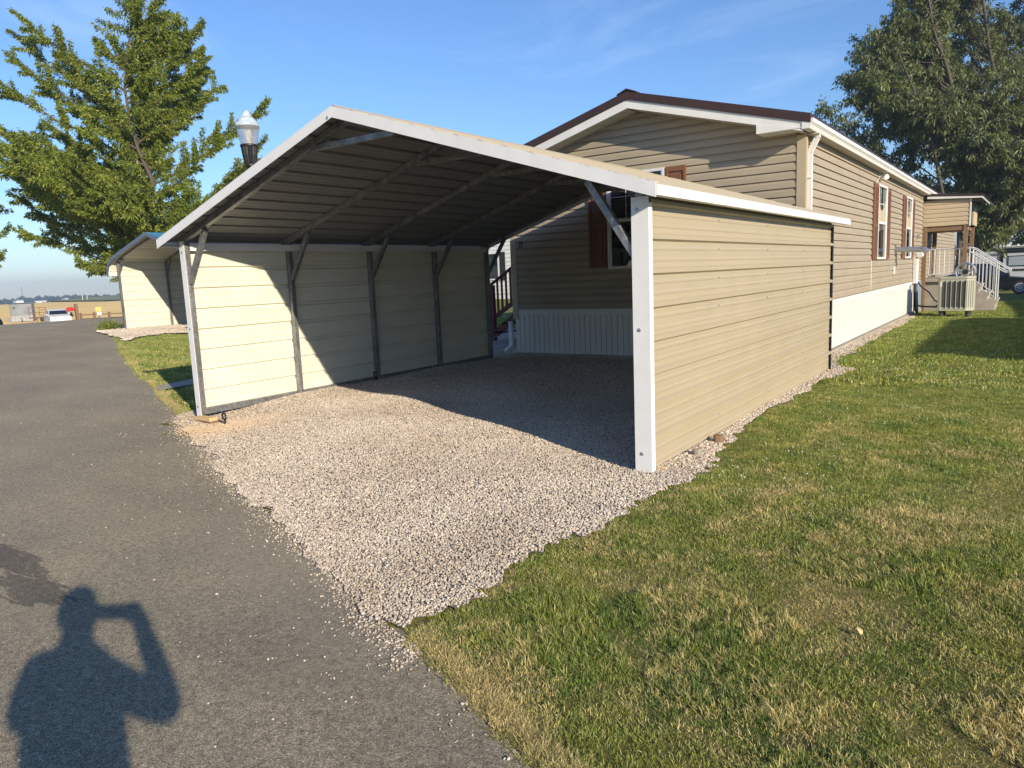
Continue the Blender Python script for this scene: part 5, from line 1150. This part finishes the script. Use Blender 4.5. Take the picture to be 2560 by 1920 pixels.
def big_tree(name, lab, trunk, limbs, seed, n_limb, rad_, ztop, zbot, leaf=.24, dens=85, base_r=.17, extra=()):
    r = np.random.default_rng(seed); t = thing(name, lab, 'tree', trunk[0], 'tall trees behind the house'); tb = MB(); k = len(trunk)
    tb.tube(trunk, list(np.linspace(base_r, .05, k)), 10); pl, pd = [], []; c0 = np.array(trunk[0]); tips = list(extra)
    for lb in limbs: tb.tube(lb, list(np.linspace(base_r * .6, .04, len(lb))), 8)
    for lb in [trunk[2:]] + limbs:
        lb = np.array(lb); bearing(lb[1:], 0, r, pl, pd, 60, .9, .7)
    for i in range(n_limb):
        a = i * 2.399 + r.uniform(-.3, .3); z = zbot + (ztop - zbot) * ((i * .618 + .1) % 1); f = (z - zbot) / (ztop - zbot); R_ = rad_ * (math.sin(math.pi * (.16 + .80 * f)) ** .7) * r.uniform(.68, 1.05); c_ = on_trunk(trunk, z)
        tips.append((c_[0] + R_ * math.cos(a), c_[1] + R_ * math.sin(a), z + r.uniform(-.6, .6)))
    for tp in tips:
        tp = np.array(tp); h = math.hypot(tp[0] - c0[0], tp[1] - c0[1]); zb = max(c0[2] + 2.0, min(trunk[-1][2] - .5, tp[2] - h * .75)); base = on_trunk(trunk, zb); P = curve_pts(base, tp, .05, 9, .14, r); L = np.linalg.norm(tp - base)
        tb.tube([tuple(v_) for v_ in P], list(np.linspace(.05, .012, 9)), 5)
        for j in range(int(5 + L * 1.7)):
            q = r.uniform(.30, 1.0); i0 = min(7, int(q * 8)); p0 = P[i0] + (P[i0 + 1] - P[i0]) * (q * 8 - i0); dl = r.normal(0, 1, 3); dl[2] = dl[2] * .5 + .1; dl /= np.linalg.norm(dl); ln = r.uniform(.5, 1.25)
            m_ = curve_pts(p0, p0 + dl * ln + np.array([0, 0, -.25]), .12, 5, .1, r); bearing(m_, 0, r, pl, pd, dens, .42, .26)
            if j % 4 == 0: tb.tube([tuple(v_) for v_ in m_], [.03, .025, .02, .015, .008], 4)
    tb.build('trunk', M['bark'], t, 0, True); pl = np.concatenate(pl); print(name, 'leaves', len(pl)); leaf_mesh('crown', pl, np.concatenate(pd), leaf, .34, M['locust'], t, .9, seed); return t
EDGE = [(-8.39, 41.7, 10.26), (-8.08, 41.82, 9.2), (-7.72, 42.44, 11.4), (-7.38, 42.81, 12.2), (-6.68, 43.48, 13.2), (-5.98, 44.16, 14.2), (-5.48, 44.39, 13.62), (-4.88, 45.02, 14.72), (-5.14, 45.08, 16.0), (-4.83, 45.54, 17.43), (-7.6, 43.5, 8.0), (-6.8, 43.0, 9.8), (-6.0, 43, 7.5)]  # crown outline, trunk and limb points worked out from image pixels
big_tree('tall_tree', 'tall grey green tree whose left edge stands against the sky behind the roof', [(-1.41, 45.09, -.8), (-1.5, 45.4, 3.0), (-1.85, 46.22, 9.38), (-2.53, 46.21, 12.04), (-3.32, 46.07, 14.36), (-4.0, 46.07, 18.5)],
         [[(-1.6, 44.6, 1.5), (-2.27, 42.16, 5.4), (-2.92, 42.5, 8.53), (-3.5, 42.6, 9.87), (-3.95, 42.52, 10.99), (-4.66, 42.34, 12.8)]], 5, 98, 5.6, 20, 3.4, extra=EDGE)
big_tree('tall_tree', 'tall tree with a bare leaning trunk showing, right of centre in the tree group', [(.69, 52.77, -.9), (.5, 53, 3), (-.17, 53.96, 11.24), (-.94, 53.98, 14.39), (-1.68, 54.31, 19.13), (-1.7, 54.4, 25)],
         [[(.5, 53, 3), (2.2, 52, 9), (3.2, 51.5, 14), (3.5, 51.5, 19)]], 6, 84, 6.8, 27, 3.0)
big_tree('tall_tree', 'tall tree at the right edge of the picture behind the camper', [(4.2, 60, -1), (4.1, 60, 6), (3.6, 60.2, 13), (3.4, 60, 24)], [], 7, 66, 6.8, 28, 1.6)
big_tree('tall_tree', 'darker lower tree showing just above the far end of the long roof', [(-9.5, 58, -.8), (-9.3, 58, 5), (-9.0, 58, 10)], [], 8, 40, 4.6, 10.2, 1.5)
big_tree('tall_tree', 'dark leafy tree standing between the porch roof and the camper', [(1.6, 62, -1), (1.6, 62, 5), (1.5, 62, 12)], [], 9, 46, 6.0, 13, 1.0)

# far wood beyond the field
r = np.random.default_rng(15); bmv, bmf = [], []
ico = bmesh.new(); bmesh.ops.create_icosphere(ico, subdivisions=1, radius=1); iv = np.array([v.co[:] for v in ico.verts]); iF = np.array([[v.index for v in f_.verts] for f_ in ico.faces]); ico.free()
PP = []
for i in range(5200):
    t = r.random(); dep = r.random(); cx_ = -700 - 260 * dep + 40 * math.sin(t * 31); cy_ = -120 + 900 * t; rise = 1.7 * sstep((cy_ - 230) / 150)
    h = r.uniform(4, 7.5); PP.append((cx_, cy_, -10.8 + dep * 2.6 + rise + .8 * math.sin(t * 47), h))
V = np.concatenate([iv * np.array([h * .8, h * .8, h]) * r.uniform(.75, 1.25, (12, 1)) + np.array([a, b_, c_]) for a, b_, c_, h in PP]) if len(iv) == 12 else None
if V is None:
    V = np.concatenate([iv * np.array([h * .8, h * .8, h]) * r.uniform(.8, 1.2, (len(iv), 1)) + np.array([a, b_, c_]) for a, b_, c_, h in PP])
F = np.concatenate([iF + len(iv) * i for i in range(len(PP))])
me = bpy.data.meshes.new('far_wood'); me.from_pydata(V.tolist(), [], F.tolist()); me.materials.append(M['farleaf']); fw = bpy.data.objects.new('far_wood', me); COL.objects.link(fw); fw['kind'] = 'stuff'; tag(fw, 'distant hazy line of woods along the horizon at the left', 'woods')
ms_ = thing('radio_mast', 'thin radio mast on the horizon above the silver trailer', 'mast', (-1010, 389, -14))
MB().tube([(-1010, 389, -14), (-1012, 390, 14)], [.5, .25], 6).build('mast', M['galv'], ms_)
for k in range(6): MB().box(-1011.4, -1010, 388.5, 389.9, -6 + 3.2 * k, -5.6 + 3.2 * k).build('cross_arm', M['galv'], ms_)
for x, y, lab in ((-315.7, 140.9, 'left one of two thin poles at the far edge of the wheat'), (-314.2, 142.0, 'right one of two thin poles at the far edge of the wheat')):
    o = MB().tube([(x, y, -3.0), (x, y, .95)], .11, 6).box(x - .3, x + .3, y - .3, y + .3, .9, 1.05).build('utility_pole', M['vinylwhite'], None); tag(o, lab, 'pole')
for x, y, w_, h_, lab in ((-690, 261, 5.5, 2.4, 'tiny white farm building above the silver trailer'), (-690, 277, 10, 1.5, 'long low white barn before the far woods'), (-690, 297.5, 3.2, 2.2, 'tiny white shed before the far woods above the white car')):
    z = -3.0 - (0 if h_ > 2 else .6); t = thing('barn', lab, 'barn', (x, y, z - 3)); MB().box(x - 3, x + 3, y - w_ / 2, y + w_ / 2, z - 4, z + h_ * .6).build('wall', M['vinylwhite'], t); MB().prism([(x - 3.3, z + h_ * .6), (x + 3.3, z + h_ * .6), (x, z + h_)], 1, y - w_ / 2 - .3, y + w_ / 2 + .3).build('roof', M['silver'], t)

# small shrub at the corner of the blue carport, litter on the lawn
sb = thing('shrub', 'small yellow green grassy bush at the corner of the blue carport', 'shrub', (-20.9, 6.65, .2)); r = np.random.default_rng(2)
q = r.normal(0, 1, (900, 3)) * np.array([.16, .16, .09]) + np.array([-20.9, 6.65, .33]); leaf_mesh('foliage', q, np.tile(np.array([[0, 0, 1.]]), (900, 1)), .10, .2, M['maple'], sb, -.6, 7)
MB().tube([(-20.9, 6.65, .15), (-20.88, 6.66, .35)], .012, 5).build('stem', M['bark'], sb)
rr_ = random.Random(3)
for (x, y, s_, lab) in ((1.62, -1.55, .5, 'curled dry tan leaf lying on the lawn, left of its pair'), (2.25, -.5, .5, 'pale dry leaf lying far up the lawn')):
    z = Gf(x, y) + .035; V = [(x + .03 * s_ * math.cos(a) * (1.5 if i % 2 else 1), y + .02 * s_ * math.sin(a), z + .01 * ((i % 3) - 1)) for i, a in enumerate(np.linspace(0, 5.4, 7))]
    V2 = [(a, b_, c_ - .002) for a, b_, c_ in V]; n = len(V); o = MB().add(V + V2, [tuple(range(n)), tuple(range(n, 2 * n))[::-1]] + [(i, (i + 1) % n, (i + 1) % n + n, i + n) for i in range(n)]).build('dry_leaf', M['newwood'], None); tag(o, lab, 'leaf')

# ================================================================== the photographer, standing behind the camera
F2 = Vector((cf.x, cf.y, 0)).normalized(); R2 = Vector((cr.x, cr.y, 0)).normalized(); U2 = Vector((0, 0, 1)); gz = -.15
BC = CAM - F2 * .40 + R2 * .035; BC.z = gz
def W_(a, f_, z): return BC + R2 * a + F2 * f_ + U2 * z
ph = thing('person', 'person whose shadow with raised arms falls on the asphalt at the lower left', 'person', tuple(BC))
J = [ # position, radius, parent
    (W_(0.02, -.03, .98), .165, None), (W_(0.015, -.02, 1.12), .172, 0), (W_(0.01, -.01, 1.28), .178, 1), (W_(0, 0, 1.42), .155, 2), (W_(0, .01, 1.50), .075, 3), (W_(0, .03, 1.57), .06, 4), (W_(0, .06, 1.66), .085, 5), (W_(0, .06, 1.74), .085, 6),
    (W_(-.15, 0, 1.465), .075, 3), (W_(-.235, .06, 1.30), .052, 8), (W_(-.25, .13, 1.23), .046, 9), (W_(-.18, .27, 1.42), .038, 10), (W_(-.115, .345, 1.54), .028, 11),
    (W_(.15, 0, 1.425), .078, 3), (W_(.25, .06, 1.32), .068, 13), (W_(.295, .12, 1.255), .060, 14), (W_(.185, .25, 1.43), .046, 15), (W_(.105, .345, 1.555), .036, 16),
    (W_(-.10, -.03, .90), .105, 0), (W_(-.12, -.01, .52), .062, 18), (W_(-.13, -.04, .10), .042, 19), (W_(-.14, .10, .035), .035, 20),
    (W_(.10, -.03, .90), .105, 0), (W_(.12, .0, .52), .062, 22), (W_(.13, -.03, .10), .042, 23), (W_(.15, .11, .035), .035, 24)]
me = bpy.data.meshes.new('body'); me.from_pydata([tuple(j[0] - BC) for j in J], [(j[2], i) for i, j in enumerate(J) if j[2] is not None], [])
bo = bpy.data.objects.new('body', me); COL.objects.link(bo)
md = bo.modifiers.new('skin', 'SKIN')
for i, j in enumerate(J): me.skin_vertices[0].data[i].radius = (j[1], j[1] * (.72 if i in (0, 1, 2, 3) else 1))
me.skin_vertices[0].data[0].use_root = True
s_ = bo.modifiers.new('sub', 'SUBSURF'); s_.levels = 2; s_.render_levels = 2
bpy.context.view_layer.update(); dg = bpy.context.evaluated_depsgraph_get(); me2 = bpy.data.meshes.new_from_object(bo.evaluated_get(dg)); bo.modifiers.clear(); bo.data = me2
for m_ in (M['shirt'], M['trousers'], M['skin'], M['black']): me2.materials.append(m_)
for p_ in me2.polygons:
    c_ = p_.center; f_ = c_.dot(F2); a_ = abs(c_.dot(R2)); z = c_.z; p_.use_smooth = True
    p_.material_index = 3 if z < .09 else 1 if z < .97 else (2 if z > 1.53 or f_ > .17 else 0)
bo.parent = ph; bo['_o'] = list(ph['_o'])
hd = MB(); hc = W_(0, .045, 1.70)
for i in range(9):
    pass
bm = bmesh.new(); bmesh.ops.create_uvsphere(bm, u_segments=20, v_segments=14, radius=1)
for v in bm.verts:
    q = v.co.copy(); v.co = (R2 * q.x * .082 + F2 * q.y * .10 + U2 * q.z * .118)
me = bpy.data.meshes.new('head'); bm.to_mesh(me); bm.free(); me.materials.append(M['skin']); me.polygons.foreach_set('use_smooth', [True] * len(me.polygons))
ho = bpy.data.objects.new('head', me); COL.objects.link(ho); ho.parent = ph; ho.location = hc - BC; ho['_o'] = list(ph['_o'])
for nm, a, f_, z, s_ in (('nose', 0, .10, -.01, .018), ('ear', -.083, 0, 0, .024), ('ear', .083, 0, 0, .024), ('mouth', 0, .088, -.052, .014), ('eye', -.032, .088, .012, .011), ('eye', .032, .088, .012, .011)):
    c_ = hc + R2 * a + F2 * f_ + U2 * z; MB().lathe([(.2 * s_, -s_ * 1.3), (s_ * .8, -s_ * .6), (s_, 0), (s_ * .7, s_ * .8), (.2 * s_, s_ * 1.3)], tuple(c_), 10).build(nm, M['skin'] if nm in ('nose', 'ear') else (M['hair'] if nm == 'eye' else M['redwood']), ph, 0, True)
bm = bmesh.new(); bmesh.ops.create_uvsphere(bm, u_segments=20, v_segments=14, radius=1)
bmesh.ops.delete(bm, geom=[v for v in bm.verts if v.co.z < -.1 and v.co.y > -.2 or v.co.z < -.55 or (v.co.y > .55 and v.co.z < .45)], context='VERTS')
for v in bm.verts:
    q = v.co.copy(); v.co = (R2 * q.x * .090 + F2 * q.y * .108 + U2 * q.z * .128)
me = bpy.data.meshes.new('hair'); bm.to_mesh(me); bm.free(); me.materials.append(M['hair']); o = bpy.data.objects.new('hair', me); COL.objects.link(o); o.parent = ph; o.location = hc - BC; o['_o'] = list(ph['_o']); sd = o.modifiers.new('thick', 'SOLIDIFY'); sd.thickness = .008
# hands round the ends of the phone, fingers apart
for s in (-1, 1):
    w0 = W_(-.115, .345, 1.54) if s < 0 else W_(.105, .345, 1.555); px_ = .006 + s * .070
    pc = CAM - cf * .030 + R2 * px_
    bx_ = MB().tube([w0, w0.lerp(pc, .45), pc - cf * .02 + U2 * -.012], [.036, .044, .038], 10)
    for k in range(4):
        b0 = pc - cf * .012 + U2 * (.030 - .019 * k) + R2 * s * .006; ln = (.036, .042, .040, .032)[k]
        bx_.tube([b0 + R2 * s * .012, b0 + cf * .012 - R2 * s * .004, b0 + cf * .016 - R2 * s * ln * .55], [.0085, .008, .0065], 8)
    tb_ = pc - cf * .022 - U2 * .03; bx_.tube([tb_ + R2 * s * .01, tb_ + U2 * .018 - cf * .010, tb_ + U2 * .036 - cf * .006 - R2 * s * .014], [.012, .010, .008], 8)
    bx_.build('hand', M['skin'], ph, 0, True)
phn = CAM - cf * .022 + R2 * .006
hx, hz_ = R2 * .072, cu * .038
V = [phn + hx * a + hz_ * b_ + cf * c_ for c_ in (-.004, .004) for a, b_ in ((-1, -1), (1, -1), (1, 1), (-1, 1))]
o = MB().add(V, [(0, 3, 2, 1), (4, 5, 6, 7), (0, 1, 5, 4), (1, 2, 6, 5), (2, 3, 7, 6), (3, 0, 4, 7)]).build('phone', M['black'], None, .002); tag(o, 'black phone held level in both hands of the person', 'phone')

# ================================================================== air
HZ = True
if HZ:
    m = bpy.data.materials.new('haze'); m.use_nodes = True; nt = m.node_tree; nt.nodes.clear(); ou = nt.nodes.new('ShaderNodeOutputMaterial'); vs_ = nt.nodes.new('ShaderNodeVolumePrincipled')
    vs_.inputs['Color'].default_value = (.72, .84, 1.0, 1); vs_.inputs['Density'].default_value = .0006; vs_.inputs['Anisotropy'].default_value = .2
    nt.links.new(vs_.outputs[0], ou.inputs['Volume'])
    hz = MB().box(-1900, 900, -900, 1500, -24, 34).build('haze', m, None); hz['kind'] = 'stuff'; hz['label'] = 'thin pale haze over the far fields'; hz['category'] = 'haze'
for o in bpy.data.objects:
    if '_o' in o.keys(): del o['_o']
